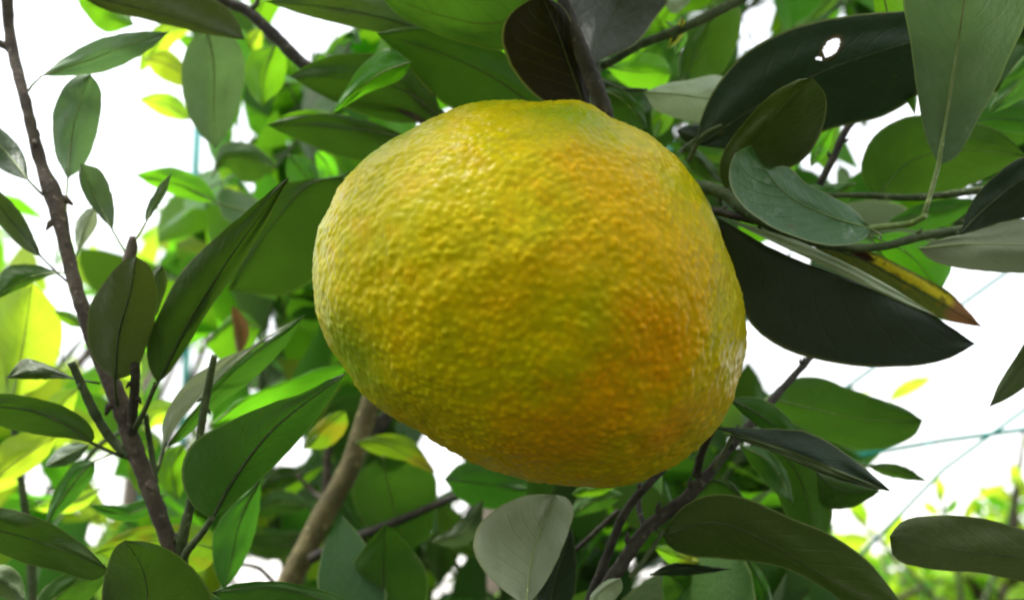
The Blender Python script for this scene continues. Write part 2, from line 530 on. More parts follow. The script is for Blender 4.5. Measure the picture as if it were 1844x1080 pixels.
net = empty('net_house_frame', at(350, 400, 3.2) * 1.0, 'teal painted steel frame of the net house with crossing wires behind the tree', 'frame')
net.location.z = 0
pole(358, 180, 346, 430, 3.2, 15, net)
pole(250, 760, 248, 930, 3.4, 20, net)
pole(604, 760, 575, 1075, 2.2, 44, net)
pole(1416, 980, 1416, 1075, 3.0, 14, net)
def wire(pts, d, w):
    P = [at(x, y, d) - net.location for x, y in pts]
    Q = []
    for i in range(len(P) - 1):
        for k in range(4):
            Q.append(P[i].lerp(P[i + 1], k / 4))
    Q.append(P[-1])
    mesh_obj('wire', tube_mesh('wire', Q, [w * d / F / 2] * len(Q), 6), M['teal'], net)
wire([(1960, 388), (1803, 497), (1690, 578), (1530, 693), (1380, 800)], 0.6, 7)
wire([(2000, 640), (1844, 738), (1698, 846), (1607, 940), (1500, 1050)], 0.6, 7)
wire([(2000, 750), (1844, 773), (1698, 793), (1576, 814), (1400, 850)], 0.61, 9)
wire([(1300, 190), (1225, 255), (1150, 320)], 0.6, 10)

# ------------------------------------------------------------------ the fruit
FD = 0.205
FC = (950.0, 532.0)
OUT = [(860,183),(905,179),(960,182),(1010,181),(1060,187),(1098,213),(1150,236),(1205,270),(1245,312),(1279,372),(1308,440),(1332,520),(1345,600),(1340,662),
       (1320,728),(1282,782),(1240,817),(1195,848),(1130,873),(1060,880),(1000,876),(930,860),(860,832),(800,802),(740,770),(690,740),(648,704),(612,655),
       (582,600),(564,540),(558,482),(568,420),(590,368),(622,318),(662,278),(710,245),(760,219),(810,198)]
def rind_mat():
    m, nt, out = new_mat('rind_yellow_green_orange')
    L = nt.links
    tc = N(nt, "ShaderNodeTexCoord")
    obj = tc.outputs['Object']
    nz = N(nt, "ShaderNodeTexNoise")
    nz.inputs['Scale'].default_value = 45
    nz.inputs['Detail'].default_value = 6
    nz.inputs['Roughness'].default_value = 0.6
    L.new(obj, nz.inputs['Vector'])
    big = N(nt, "ShaderNodeTexNoise")
    big.inputs['Scale'].default_value = 16
    big.inputs['Detail'].default_value = 4
    L.new(obj, big.inputs['Vector'])
    fine = N(nt, "ShaderNodeTexNoise")
    fine.inputs['Scale'].default_value = 520
    fine.inputs['Detail'].default_value = 4
    L.new(obj, fine.inputs['Vector'])
    vor = N(nt, "ShaderNodeTexVoronoi")
    vor.feature = 'SMOOTH_F1'
    vor.inputs['Scale'].default_value = 560
    L.new(obj, vor.inputs['Vector'])
    wob = N(nt, "ShaderNodeVectorMath", operation='MULTIPLY_ADD')
    L.new(nz.outputs['Color'], wob.inputs[0])
    wob.inputs[1].default_value = (0.016, 0.016, 0.016)
    L.new(obj, wob.inputs[2])
    def spot(px, py, rpx, soft=1.0):
        z = 0.0
        for _ in range(12):
            R = (FD - z) / F
            x, y = (px - FC[0]) * R, -(py - FC[1]) * R
            z = 0.5 * z + 0.5 * math.sqrt(max(0, 0.046 ** 2 - min(x * x + y * y, 0.046 ** 2)))
        dn = N(nt, "ShaderNodeVectorMath", operation='DISTANCE')
        L.new(wob.outputs[0], dn.inputs[0])
        dn.inputs[1].default_value = (x + 0.008, y + 0.008, z + 0.008)
        return math_n(nt, 'SUBTRACT', 1.0, smooth(nt, dn.outputs['Value'], rpx * R * 0.1, rpx * R * soft))
    cell = N(nt, "ShaderNodeTexVoronoi")
    cell.inputs['Scale'].default_value = 640
    L.new(obj, cell.inputs['Vector'])
    csep = N(nt, "ShaderNodeSeparateColor")
    L.new(cell.outputs['Color'], csep.inputs[0])
    mid_n = N(nt, "ShaderNodeTexNoise")
    mid_n.inputs['Scale'].default_value = 170
    mid_n.inputs['Detail'].default_value = 4
    L.new(obj, mid_n.inputs['Vector'])
    brk = math_n(nt, 'ADD', math_n(nt, 'MULTIPLY', math_n(nt, 'SUBTRACT', csep.outputs[0], 0.5), 0.32), math_n(nt, 'MULTIPLY', math_n(nt, 'SUBTRACT', mid_n.outputs[0], 0.5), 1.3))
    def ragged(m_):
        band = math_n(nt, 'MULTIPLY', math_n(nt, 'MULTIPLY', m_, math_n(nt, 'SUBTRACT', 1.0, m_)), 3.2)
        return math_n(nt, 'ADD', m_, math_n(nt, 'MULTIPLY', brk, band), clamp=True)
    def union(lst):
        r = lst[0]
        for x in lst[1:]:
            r = math_n(nt, 'MAXIMUM', r, x)
        return ragged(r)
    yellow = mix_c(nt, smooth(nt, big.outputs[0], 0.38, 0.66), (0.535, 0.455, 0.001), (0.65, 0.46, 0.001))
    yellow = mix_c(nt, math_n(nt, 'MULTIPLY', smooth(nt, mid_n.outputs[0], 0.50, 0.66), 0.30), yellow, (0.70, 0.36, 0.002))
    yellow = mix_c(nt, math_n(nt, 'MULTIPLY', smooth(nt, mid_n.outputs[0], 0.50, 0.36), 0.34), yellow, (0.30, 0.33, 0.003))
    green = union([spot(930, 150, 240), spot(1040, 200, 170), spot(1265, 330, 190), spot(540, 440, 240), spot(690, 230, 250), spot(1140, 190, 180), spot(630, 650, 150), spot(1350, 580, 170)])
    c = mix_c(nt, math_n(nt, 'MULTIPLY', green, 0.94), yellow, (0.21, 0.305, 0.005))
    c = mix_c(nt, math_n(nt, 'MULTIPLY', union([spot(1110, 590, 95)]), 0.38), c, (0.26, 0.30, 0.004))
    orange = union([spot(1095, 320, 180), spot(1215, 480, 210), spot(1140, 400, 210), spot(1190, 580, 160)])
    c = mix_c(nt, math_n(nt, 'MULTIPLY', orange, 0.55), c, (0.86, 0.41, 0.001))
    deep = union([spot(1175, 650, 160), spot(1075, 745, 190), spot(1000, 800, 190), spot(1200, 760, 150)])
    c = mix_c(nt, math_n(nt, 'MULTIPLY', deep, 0.58), c, (0.80, 0.25, 0.001))
    warm = union([spot(900, 520, 150), spot(880, 860, 280), spot(1010, 480, 120)])
    c = mix_c(nt, math_n(nt, 'MULTIPLY', warm, 0.4), c, (0.68, 0.36, 0.001))
    grm = smooth(nt, nz.outputs[0], 0.50, 0.68)
    c = mix_c(nt, math_n(nt, 'MULTIPLY', grm, 0.22), c, (0.33, 0.34, 0.003))
    # oil glands: small darker dimples
    pore = math_n(nt, 'SUBTRACT', 1.0, smooth(nt, cell.outputs['Distance'], 0.05, 0.22))
    c = mix_c(nt, math_n(nt, 'MULTIPLY', pore, 0.35), c, (0.30, 0.23, 0.002))
    at_h = N(nt, "ShaderNodeAttribute", attribute_name='gland')
    c = mix_c(nt, math_n(nt, 'MULTIPLY', smooth(nt, at_h.outputs['Fac'], 0.55, 0.0), 0.30), c, (0.30, 0.24, 0.001))
    bp = N(nt, "ShaderNodeBump")
    bp.inputs['Strength'].default_value = 0.22
    bp.inputs['Distance'].default_value = 0.0006
    L.new(math_n(nt, 'ADD', math_n(nt, 'MULTIPLY', vor.outputs['Distance'], -0.8), math_n(nt, 'MULTIPLY', fine.outputs[0], 0.6)), bp.inputs['Height'])
    p = N(nt, "ShaderNodeBsdfPrincipled")
    p.inputs['Roughness'].default_value = 0.31
    p.inputs['Specular IOR Level'].default_value = 0.075
    p.inputs['Subsurface Weight'].default_value = 0.12
    p.inputs['Subsurface Radius'].default_value = (0.004, 0.002, 0.0006)
    p.inputs['Subsurface Scale'].default_value = 0.5
    L.new(c, p.inputs['Base Color'])
    L.new(bp.outputs[0], p.inputs['Normal'])
    L.new(p.outputs[0], out.inputs[0])
    return m

def make_fruit():
    ctr = at(FC[0], FC[1], FD)
    fr = empty('citrus_fruit', ctr, 'large pebbly-skinned yellow citrus fruit with green and orange blush hanging among leaves', 'fruit')
    fr.rotation_euler = (math.pi / 2 + PITCH, 0, 0)
    # outline of the widest section, as radius by angle, from the traced rim
    P = cr_spline(OUT + [OUT[0]], 400)
    k = FD / F * 0.968
    X, Y = (P[:, 0] - FC[0]) * k, -(P[:, 1] - FC[1]) * k
    ang = np.arctan2(Y, X)
    rad = np.hypot(X, Y)
    o = np.argsort(ang)
    ang, rad = ang[o], rad[o]
    ang = np.concatenate([ang - 2 * np.pi, ang, ang + 2 * np.pi])
    rad = np.concatenate([rad, rad, rad])
    nu, nv = 940, 480
    th = np.linspace(-np.pi, np.pi, nu, endpoint=False)
    r = np.interp(th, ang, rad)
    rs = r.copy()
    kern = np.ones(15) / 15
    rs = np.convolve(np.concatenate([r[-7:], r, r[:7]]), kern, 'valid')
    rmean = rs.mean()
    rng = np.random.default_rng(4)
    # gland bumps: points spread over the sphere
    K = 9500
    i = np.arange(K) + 0.5
    ph = np.arccos(1 - 2 * i / K)
    go = np.pi * (1 + 5 ** 0.5) * i
    pts = np.stack([np.cos(go) * np.sin(ph), np.sin(go) * np.sin(ph), np.cos(ph)], 1) + rng.normal(0, 0.0062, (K, 3))
    amp = rng.uniform(0.3, 1.5, K)
    kd = kdtree.KDTree(K)
    for a in range(K):
        kd.insert(pts[a], a)
    kd.balance()
    verts, gl = [], []
    RZ = 0.0455
    for a in range(nv + 1):
        phi = math.pi * a / nv
        sp, cp = math.sin(phi), math.cos(phi)
        for b in range(nu):
            w = sp ** 1.5                        # outline shape fades towards the front and back poles
            rr = rs[b] * w + rmean * (1 - w)
            d = Vector((math.cos(th[b]) * sp, math.sin(th[b]) * sp, cp))
            q = Vector((d.x * rr, d.y * rr, d.z * RZ))
            near = kd.find_n(d, 4)
            g_ = sum(amp[n_[1]] * math.exp(-(n_[2] / 0.0138) ** 2) for n_ in near)
            h = 1.0
            n1 = noise.noise(d * 9.0)
            n2 = noise.noise(d * 26.0 + Vector((3, 1, 7)))
            n3 = noise.noise(d * 3.1 + Vector((9, 2, 4)))
            top_w = 0.75 + 0.5 * noise.noise(d * 4 + Vector((1, 5, 2)))
            disp = 0.00026 * g_ * top_w + 0.00040 * n1 + 0.00016 * n2 + 0.0009 * n3
            verts.append(q + d * disp)
            gl.append(min(1.0, g_))
    faces = []
    for a in range(nv):
        for b in range(nu):
            b2 = (b + 1) % nu
            faces.append((a * nu + b, (a + 1) * nu + b, (a + 1) * nu + b2, a * nu + b2))
    me = bpy.data.meshes.new('rind')
    me.from_pydata(verts, [], faces)
    me.polygons.foreach_set('use_smooth', [True] * len(me.polygons))
    at_ = me.attributes.new('gland', 'FLOAT', 'POINT')
    at_.data.foreach_set('value', gl)
    mesh_obj('rind', me, rind_mat(), fr)
    # stalk and calyx at the back, where the fruit hangs from its branch
    s0 = Vector((0.016, 0.030, -0.026))
    sp = [s0, s0 + Vector((0.003, 0.008, -0.010)), s0 + Vector((0.004, 0.022, -0.014)), s0 + Vector((0.001, 0.045, -0.012))]
    mesh_obj('stem', tube_mesh('stem', sp, [0.003, 0.0024, 0.0022, 0.0024], 8), M['green_twig'], fr)
    bm = bmesh.new()
    c0 = bm.verts.new(s0 * 1.04 + Vector((0.001, 0.003, -0.003)))
    ax = (s0).normalized()
    u_ = ax.orthogonal().normalized()
    v_ = ax.cross(u_)
    rim = []
    for q in range(20):
        rr = 0.0075 if q % 4 < 2 else 0.0045
        a = q / 20 * 2 * math.pi
        rim.append(bm.verts.new(s0 * 1.02 + (u_ * math.cos(a) + v_ * math.sin(a)) * rr))
    for q in range(20):
        bm.faces.new((c0, rim[q], rim[(q + 1) % 20]))
    me = bpy.data.meshes.new('calyx')
    bm.to_mesh(me)
    bm.free()
    mesh_obj('calyx', me, M['stalk'], fr)
make_fruit()

# ------------------------------------------------------------------ near branches with their leaves
def branch(label, base, name='citrus_branch'):
    return empty(name, at(*base), label, 'branch')

# --- upright twig at the left edge
b = branch('upright brown citrus twig with narrow grey-green leaves against the white sky', (305, 978, 0.22))
twig(b, [(10,-40,0.235),(20,75,0.235),(45,180,0.23),(72,290,0.228),(95,352,0.226),(112,415,0.224),(127,482,0.222),(150,560,0.22),(186,660,0.22),(215,722,0.22),(238,795,0.22),(266,872,0.22),(290,935,0.22),(305,980,0.221),(330,1050,0.224),(350,1160,0.226)],
     [20,19,19,22,31,25,24,25,28,33,33,30,31,30,30,30], buds=9, seed=3, knobby=0.2)
twig(b, [(-30,68,0.235),(0,78,0.235),(22,92,0.235)], [13,13,14], seed=4)
twig(b, [(128,652,0.215),(146,690,0.216),(166,735,0.218),(200,790,0.22),(232,822,0.22)], [13,15,17,17,18], 'green_twig', buds=2, seed=5)
twig(b, [(238,425,0.222),(238,445,0.222),(228,480,0.221),(205,560,0.221),(200,690,0.221)], [9,20,22,20,18], 'twig', buds=8, seed=6)
twig(b, [(386,640,0.215),(378,680,0.216),(362,770,0.216),(352,860,0.217),(338,930,0.218),(326,985,0.221),(330,1040,0.223)], [11,14,14,15,18,22,22], 'green_twig', buds=5, seed=7)
twig(b, [(382,932,0.205),(362,962,0.21),(335,996,0.218),(328,1030,0.223)], [11,12,15,15], 'green_twig', seed=8)
twig(b, [(243,655,0.212),(243,690,0.214),(238,760,0.218),(236,800,0.22)], [17,17,19,21], 'dark_twig', buds=2, seed=9)
twig(b, [(280,690,0.205),(262,735,0.212),(243,770,0.218)], [8,9,12], 'green_twig', seed=10)
twig(b, [(302,775,0.23),(285,840,0.225),(272,868,0.222)], [7,8,10], 'green_twig', seed=11)
twig(b, [(262,745,0.222),(272,810,0.224),(280,870,0.222)], [9,11,11], 'green_twig', seed=12)
leaf(b,'grey',[(75,137),(150,112),(230,82),(305,58)],[(105,112),(150,84),(195,66),(255,57)],[(120,137),(160,134),(205,124),(265,93)],d=(0.23,0.24),stalk=(50,165,0.231))
leaf(b,'grey',[(122,322),(128,250),(145,180),(163,134)],[(103,285),(95,240),(97,200),(115,158),(140,136)],[(150,300),(168,262),(181,205),(180,158)],d=(0.228,0.236),stalk=(118,378,0.225))
leaf(b,'grey',[(203,415),(180,370),(158,325),(145,294)],[(180,390),(158,362),(142,325)],[(206,385),(200,345),(178,305)],d=0.226,stalk=(232,465,0.222))
leaf(b,'grey',[(52,326),(25,290),(-10,250),(-40,205)],[(20,314),(-5,300),(-35,260)],[(45,285),(25,252),(-5,226)],d=0.225,stalk=(78,352,0.226),face='t')
leaf(b,'olive',[(74,462),(45,425),(10,385),(-30,325)],[(45,450),(10,416),(-22,372)],[(62,430),(45,395),(12,355)],d=0.222,stalk=(122,508,0.222))
leaf(b,'pale',[(140,452),(150,420),(172,372)],[(135,430),(138,400),(155,378)],[(158,432),(176,400)],d=0.25,stalk=(130,475,0.224))
leaf(b,'grey',[(262,402),(280,362),(309,312)],[(263,378),(284,338)],[(277,382),(300,345)],d=0.226,stalk=(243,432,0.222),e=(0.002,0.002))
leaf(b,'mid',[(108,490),(50,500),(-20,545)],[(60,476),(10,482)],[(70,505),(15,530)],d=0.24,stalk=(135,500,0.222))
# two dark blades in front of the twig
leaf(b,'olive',[(207,684),(214,600),(236,520),(245,462)],[(172,650),(157,600),(163,550),(190,505),(225,468)],[(240,672),(258,640),(275,590),(283,530),(268,478)],d=(0.205,0.195),stalk=(212,730,0.217),e=(0.004,0.006),stalk_w=8)
leaf(b,'olive',[(262,600),(278,540),(292,478)],[(262,560),(276,486)],[(285,560),(302,500)],d=0.222,rib=False)
leaf(b,'dark',[(284,690),(330,600),(410,470),(520,320)],[(268,660),(264,620),(288,560),(332,482),(400,418),(470,358),(508,326)],[(305,670),(332,632),(370,568),(430,482),(485,390)],d=(0.2,0.195),e=(0.004,0.012),stalk=(262,735,0.213),stalk_w=7)
leaf(b,'dark',[(382,934),(418,868),(490,775),(622,672)],[(352,915),(332,880),(328,842),(345,800),(400,765),(475,731),(550,705),(600,680)],[(410,915),(470,862),(540,790),(592,722)],d=(0.198,0.172),e=(0.005,0.010),stalk=(345,985,0.215),stalk_w=10)
leaf(b,'pale',[(295,802),(330,745),(400,668),(470,612),(548,567)],[(292,765),(303,735),(335,690),(395,648),(465,618),(520,585)],6,d=(0.225,0.235),e=(-0.010,0.002),face='t',stalk=(283,842,0.223),tilt=-0.6,rib=False,crinkle=0.4)  # brighter half of one folded leaf, its light put into a paler colour
leaf(b,'mid',[(300,806),(340,755),(410,680),(480,620),(549,567)],6,[(330,790),(385,735),(445,692),(515,622)],d=(0.222,0.23),e=(0.0,0.014),stalk=(283,842,0.223),crinkle=0.5)
leaf(b,'dark',[(165,797),(120,765),(50,738),(-60,730)],[(130,790),(75,783),(0,767),(-40,750)],[(171,785),(160,762),(130,738),(75,719),(0,708),(-40,712)],d=(0.21,0.2),stalk=(222,822,0.219),stalk_w=8)
leaf(b,'olive',[(135,682),(95,670),(55,668),(12,680)],[(95,682),(50,683)],[(110,668),(75,652),(45,646),(28,658)],d=0.22,face='t',stalk=(180,690,0.22))
leaf(b,'mid',[(170,830),(140,860),(110,900),(80,945)],[(170,852),(130,905)],[(140,830),(100,880)],d=0.25,stalk=(225,815,0.221))

# --- lower left sprays that rise from under the frame
b = branch('low leafy citrus shoot with broad dark leaves along the lower frame edge', (260, 1230, 0.2))
twig(b, [(260,1230,0.2),(230,1150,0.2),(200,1090,0.2),(190,1040,0.198)], [22,18,14,8], 'green_twig', seed=20)
twig(b, [(230,1150,0.2),(330,1120,0.2),(470,1110,0.2),(640,1105,0.2)], [14,13,12,9], 'green_twig', seed=21)
leaf(b,'dark',[(240,1150),(265,1080),(255,1020),(225,972)],[(195,1120),(184,1080),(190,1030),(207,985)],[(360,1125),(385,1085),(345,1020),(285,980)],d=(0.185,0.18),e=(0.004,0.004),stalk=(235,1160,0.2))
leaf(b,'dark',[(-80,940),(0,955),(100,985),(197,1026)],[(-40,912),(10,915),(75,934),(150,980)],[(-20,985),(40,1012),(110,1030),(170,1045)],d=(0.185,0.19),stalk=(-160,950,0.19))
leaf(b,'mid',[(60,1110),(120,1060),(190,1015)],[(70,1070),(130,1025)],[(130,1100),(185,1050)],d=0.23,stalk=(220,1150,0.201))
leaf(b,'dark',[(650,1110),(560,1072),(470,1058),(380,1066)],[(620,1130),(520,1110),(420,1090)],[(620,1078),(540,1052),(440,1048)],d=0.19,stalk=(640,1105,0.2))
leaf(b,'patchy',[(400,990),(330,975),(250,975),(170,995)],[(360,1030),(300,1020),(220,1010)],[(375,952),(280,944),(215,960)],d=0.25)
leaf(b,'mid',[(470,860),(435,930),(405,1062)],[(465,930),(440,1010)],[(405,925),(383,965),(388,1030)],d=0.24,pk=0.4)
leaf(b,'olive',[(-40,1060),(0,1045),(45,1080)],30,30,d=0.22)

# --- upper left branch
b = branch('dark slanting citrus branch under long drooping leaves near the upper rim', (395, -30, 0.27))
twig(b, [(380,-20,0.27),(402,0,0.27),(442,18,0.27),(492,62,0.27),(550,118,0.27),(640,160,0.268),(730,200,0.266),(840,270,0.262)], [18,20,20,22,22,16,14,12], 'dark_twig', buds=3, seed=30)
twig(b, [(445,20,0.27),(460,10,0.27),(468,-20,0.27)], [12,10,8], 'green_twig', seed=31)
leaf(b,'olive',[(130,-14),(230,10),(340,38),(441,72)],[(220,-28),(330,-22),(395,5),(425,35)],[(190,18),(250,33),(305,46),(380,63)],d=(0.24,0.245),stalk=(60,-60,0.25))
leaf(b,'bright',[(130,-20),(180,20),(242,45)],[(185,-5),(225,15)],[(150,20),(190,58)],d=0.29,rib=False)
leaf(b,'grey',[(372,50),(385,120),(385,190),(388,267)],[(425,72),(440,120),(432,185),(412,235)],[(340,80),(327,130),(333,185),(355,235)],d=(0.265,0.275),stalk=(395,5,0.27))
leaf(b,'bright',[(495,80),(478,130),(472,192)],[(515,105),(508,155)],[(450,98),(441,130),(450,165)],d=0.31,stalk=(492,60,0.272))
leaf(b,'mid',[(380,320),(410,285),(500,300)],[(400,262),(450,258)],[(400,300),(450,330)],d=0.34)
leaf(b,'bright',[(392,366),(330,335),(242,315)],[(350,362),(285,340)],[(372,330),(315,302),(275,305)],d=0.32,label='small bright green leaf pointing outwards',stalk=(440,380,0.33))
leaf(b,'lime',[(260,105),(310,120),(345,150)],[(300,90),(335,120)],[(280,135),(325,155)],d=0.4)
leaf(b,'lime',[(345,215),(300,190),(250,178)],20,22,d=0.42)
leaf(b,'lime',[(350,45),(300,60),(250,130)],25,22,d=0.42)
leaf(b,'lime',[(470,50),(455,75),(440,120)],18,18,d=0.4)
leaf(b,'dark',[(798,212),(720,160),(610,140),(521,138)],[(740,222),(660,209),(580,172)],[(760,125),(670,97),(590,103),(545,122)],d=(0.255,0.262),stalk=(830,240,0.262))
leaf(b,'bright',[(740,112),(690,130),(640,165),(597,205)],[(725,140),(660,168),(620,192)],[(700,88),(655,115),(620,165)],d=0.245,face='t',tilt=0.3)
leaf(b,'dark',[(740,250),(660,235),(560,225),(480,225)],[(720,275),(640,288),(560,262),(510,240)],[(720,240),(650,215),(590,205),(520,212)],d=(0.26,0.27),stalk=(780,250,0.265))
leaf(b,'bright',[(570,272),(590,300),(600,345)],16,20,d=0.33)
leaf(b,'bright',[(640,230),(560,215),(500,215)],14,18,d=0.3,rib=False)
leaf(b,'mid',[(520,280),(545,310),(575,345)],26,30,d=0.31)
leaf(b,'mid',[(650,80),(630,60),(600,95)],[(620,75)],[(640,50)],d=0.31,rib=False)
leaf(b,'dark',[(618,318),(560,330),(480,420),(412,522)],[(520,330),(470,360),(430,440)],[(640,400),(600,470),(520,530)],d=(0.28,0.285),stalk=(660,290,0.27))

# --- top centre
b = branch('shaded citrus branch holding dark plum and grey leaves just above the fruit', (1330, -30, 0.25))
twig(b, [(1365,-20,0.25),(1330,0,0.25),(1240,46,0.25),(1150,82,0.25),(1075,118,0.25),(1030,60,0.25),(1010,0,0.25)], [20,20,18,16,14,12,10], 'green_twig', buds=4, seed=40)
twig(b, [(1010,-10,0.222),(1035,60,0.222),(1060,125,0.224),(1085,190,0.226),(1100,250,0.23)], [22,26,30,30,24], 'dark_twig', seed=41)
twig(b, [(1066,142,0.236),(1085,148,0.24),(1115,160,0.245),(1166,163,0.245)], [20,13,9,7], 'green_twig', seed=42)
twig(b, [(725,135,0.262),(760,180,0.262),(800,215,0.262),(860,300,0.262)], [18,20,20,18], 'dark_twig', seed=43)
leaf(b,'plum',[(1062,215),(1030,130),(1005,60),(975,-10)],[(1000,195),(950,160),(915,110),(903,62),(918,25),(950,2)],[(1060,150),(1042,85),(1015,15)],d=(0.222,0.218),e=(0.004,0.006),stalk=(1070,240,0.228))
leaf(b,'dark',[(975,200),(880,135),(780,90),(678,60)],[(900,205),(820,200),(770,160),(725,108)],[(965,150),(900,90),(820,60),(740,50)],d=(0.245,0.25))
leaf(b,'mid',[(985,-20),(900,40),(800,30),(680,-15)],[(960,70),(905,92),(830,76),(760,50),(715,25)],[(940,-60),(800,-70)],d=(0.235,0.24),tilt=0.9,e=(-0.004,-0.004),label='green backlit leaf above the fruit')
leaf(b,'olive',[(800,70),(700,35),(600,15),(474,2)],[(775,65),(700,62),(630,48),(550,28)],[(760,10),(690,-6),(580,-10)],d=(0.255,0.245))
leaf(b,'slate',[(1062,118),(1085,60),(1120,0),(1140,-60)],[(1045,92),(1033,40),(1028,-20)],[(1095,102),(1142,82),(1180,35),(1205,-10)],d=(0.232,0.225),tilt=-0.3,face='u',stalk=(1075,142,0.24))
leaf(b,'mid',[(1078,158),(1120,180),(1168,232)],[(1115,158),(1155,195)],[(1090,190),(1130,228)],d=0.236,stalk=(1068,146,0.237))
leaf(b,'pale',[(1160,166),(1220,170),(1290,180),(1340,185)],[(1195,152),(1240,144),(1300,137)],[(1180,198),(1210,210),(1270,222),(1320,210)],d=(0.243,0.25),tilt=0.1,label='pale grey leaf underside beside the holed leaf')
leaf(b,'mid',[(1225,150),(1260,90),(1290,10)],[(1222,110),(1250,50)],[(1290,140),(1330,70),(1330,10)],d=0.29)
leaf(b,'bright',[(1090,120),(1150,130),(1210,130)],[(1150,95),(1195,105)],[(1130,155),(1190,165)],d=0.3)
leaf(b,'bright',[(1180,165),(1190,200),(1180,250)],24,16,d=0.29)
leaf(b,'bright',[(1200,40),(1225,60),(1215,100)],12,10,d=0.255)
leaf(b,'pale',[(1190,0),(1230,5),(1270,-30)],[(1225,-20)],[(1215,25)],d=0.26,rib=False)
leaf(b,'patchy',[(1230,30),(1222,60),(1200,90)],9,9,d=0.247)

# --- right hand branch
b = branch('stout citrus branch beside the fruit with a holed leaf and a curled leaf', (1960, 330, 0.22))
twig(b, [(1200,330,0.225),(1255,335,0.22),(1310,352,0.215),(1345,385,0.212),(1400,412,0.212),(1480,440,0.214),(1580,445,0.216),(1660,425,0.217),(1740,412,0.218),(1844,382,0.22),(1960,335,0.22)], [20,24,24,20,17,16,15,16,18,20,20], 'green_twig', buds=6, seed=50)
twig(b, [(1275,378,0.216),(1320,388,0.213),(1380,405,0.212)], [15,14,12], 'dark_twig', seed=51, buds=2)
twig(b, [(1480,352,0.235),(1560,352,0.235),(1640,356,0.233),(1780,340,0.23),(1900,320,0.225)], [9,11,13,14,16], 'green_twig', seed=52)
twig(b, [(1476,332,0.25),(1500,285,0.25),(1530,225,0.25),(1570,195,0.25),(1640,150,0.25)], [13,14,13,10,6], 'dark_twig', seed=53, buds=3)
twig(b, [(1668,388,0.208),(1640,402,0.212),(1590,408,0.215),(1566,412,0.216)], [10,12,12,14], 'stalk', seed=54)
twig(b, [(1240,290,0.232),(1265,245,0.225),(1300,225,0.222)], [9,8,6], 'green_twig', seed=55)
twig(b, [(1225,272,0.24),(1255,250,0.225)], [8,8], 'green_twig', seed=56)
leaf(b,'black',[(1257,262),(1350,200),(1480,130),(1690,60)],[(1262,215),(1290,155),(1340,98),(1420,54),(1500,33),(1590,22),(1660,25)],[(1330,270),(1420,258),(1500,232),(1600,205),(1670,150)],d=(0.225,0.215),hole=[(1497,86,20,11,-0.9),(1475,106,5,3,0.3)],rows=150,half=46,stalk=(1225,275,0.238),e=(0.004,0.008),label='large dark leaf with an eaten hole')
leaf(b,'umber',[(1310,348),(1335,290),(1390,215),(1462,140)],[(1296,318),(1300,280),(1330,234),(1390,170),(1435,145)],[(1345,335),(1400,312),(1450,285),(1484,222),(1486,170)],d=(0.207,0.2),stalk=(1322,375,0.212),e=(0.003,0.005))
leaf(b,'green_top',[(1568,412),(1490,388),(1410,345),(1352,262)],[(1555,432),(1505,442),(1430,426),(1365,393),(1325,355),(1312,315),(1325,275)],[(1535,375),(1490,350),(1450,329),(1422,302),(1404,299),(1384,303)],d=(0.205,0.19),face='t',e=(-0.006,0.004),stalk=(1585,430,0.215),label='curled green leaf with whitish residue on its face',tilt=-0.35)
leaf(b,'grey',[(1690,297),(1702,220),(1722,100),(1745,-60)],[(1668,250),(1652,170),(1640,80),(1632,-20)],[(1720,285),(1765,210),(1815,110),(1850,0)],d=(0.2,0.19),stalk=(1662,392,0.21),stalk_w=11,e=(0.005,0.005),face='t',tilt=0.35,label='broad grey-green leaf with a pale midrib pointing down')
leaf(b,'bright',[(1580,-60),(1605,50),(1648,208)],[(1640,-30),(1645,60),(1652,140)],[(1572,-10),(1590,80),(1620,160)],d=0.225,tilt=0.2)
leaf(b,'mid',[(1580,352),(1640,290),(1740,270),(1850,282)],[(1556,330),(1553,285),(1580,240),(1640,209),(1720,214),(1800,236)],[(1630,360),(1700,350),(1770,322)],d=(0.245,0.235),stalk=(1590,356,0.235))
leaf(b,'black',[(1730,420),(1780,370),(1850,320),(1930,300)],[(1745,372),(1782,325),(1850,280)],[(1790,405),(1860,385),(1920,340)],d=(0.205,0.2),stalk=(1725,415,0.218))
leaf(b,'pale',[(1655,447),(1730,440),(1800,440),(1920,445)],[(1690,432),(1750,418),(1850,395)],[(1675,468),(1720,481),(1790,489),(1870,487)],d=(0.208,0.2),stalk=(1640,428,0.216),tilt=0.1,label='pale dusty leaf lying level beside the branch')
leaf(b,'ink',[(1293,392),(1370,440),(1457,481),(1573,525),(1673,568),(1756,619)],5,[(1300,430),(1325,500),(1345,575),(1407,626),(1507,654),(1590,661),(1692,651),(1735,632)],d=(0.212,0.2),e=(0.012,0.004),stalk=(1275,375,0.216),label='broad near-black leaf pointing away from the fruit')
leaf(b,'pale',[(1310,396),(1400,430),(1520,484),(1690,570)],[(1400,418),(1470,448),(1590,508)],[(1400,440),(1500,486),(1600,534)],d=(0.2115,0.199),e=(0.010,0.000),face='t',rib=False,crinkle=0.3,tilt=-0.2,bow=0.0015)  # pale strip paints the lit, upturned half of the near-black leaf
leaf(b,'yellowing',[(1460,440),(1540,462),(1640,515),(1768,588)],[(1520,440),(1575,455),(1640,488),(1705,522)],[(1520,480),(1610,532),(1690,573)],d=(0.22,0.215),stalk=(1440,425,0.213),label='yellowing leaf with a brown tip')
leaf(b,'bright',[(1570,425),(1640,460),(1692,528)],[(1640,420),(1712,475)],[(1600,470),(1650,515)],d=0.235)
leaf(b,'mid',[(1540,330),(1500,350),(1440,340)],26,20,d=0.26)
leaf(b,'mid',[(1600,400),(1690,380),(1760,360)],20,30,d=0.25)
leaf(b,'bright',[(1460,300),(1478,265),(1500,230)],14,14,d=0.27)
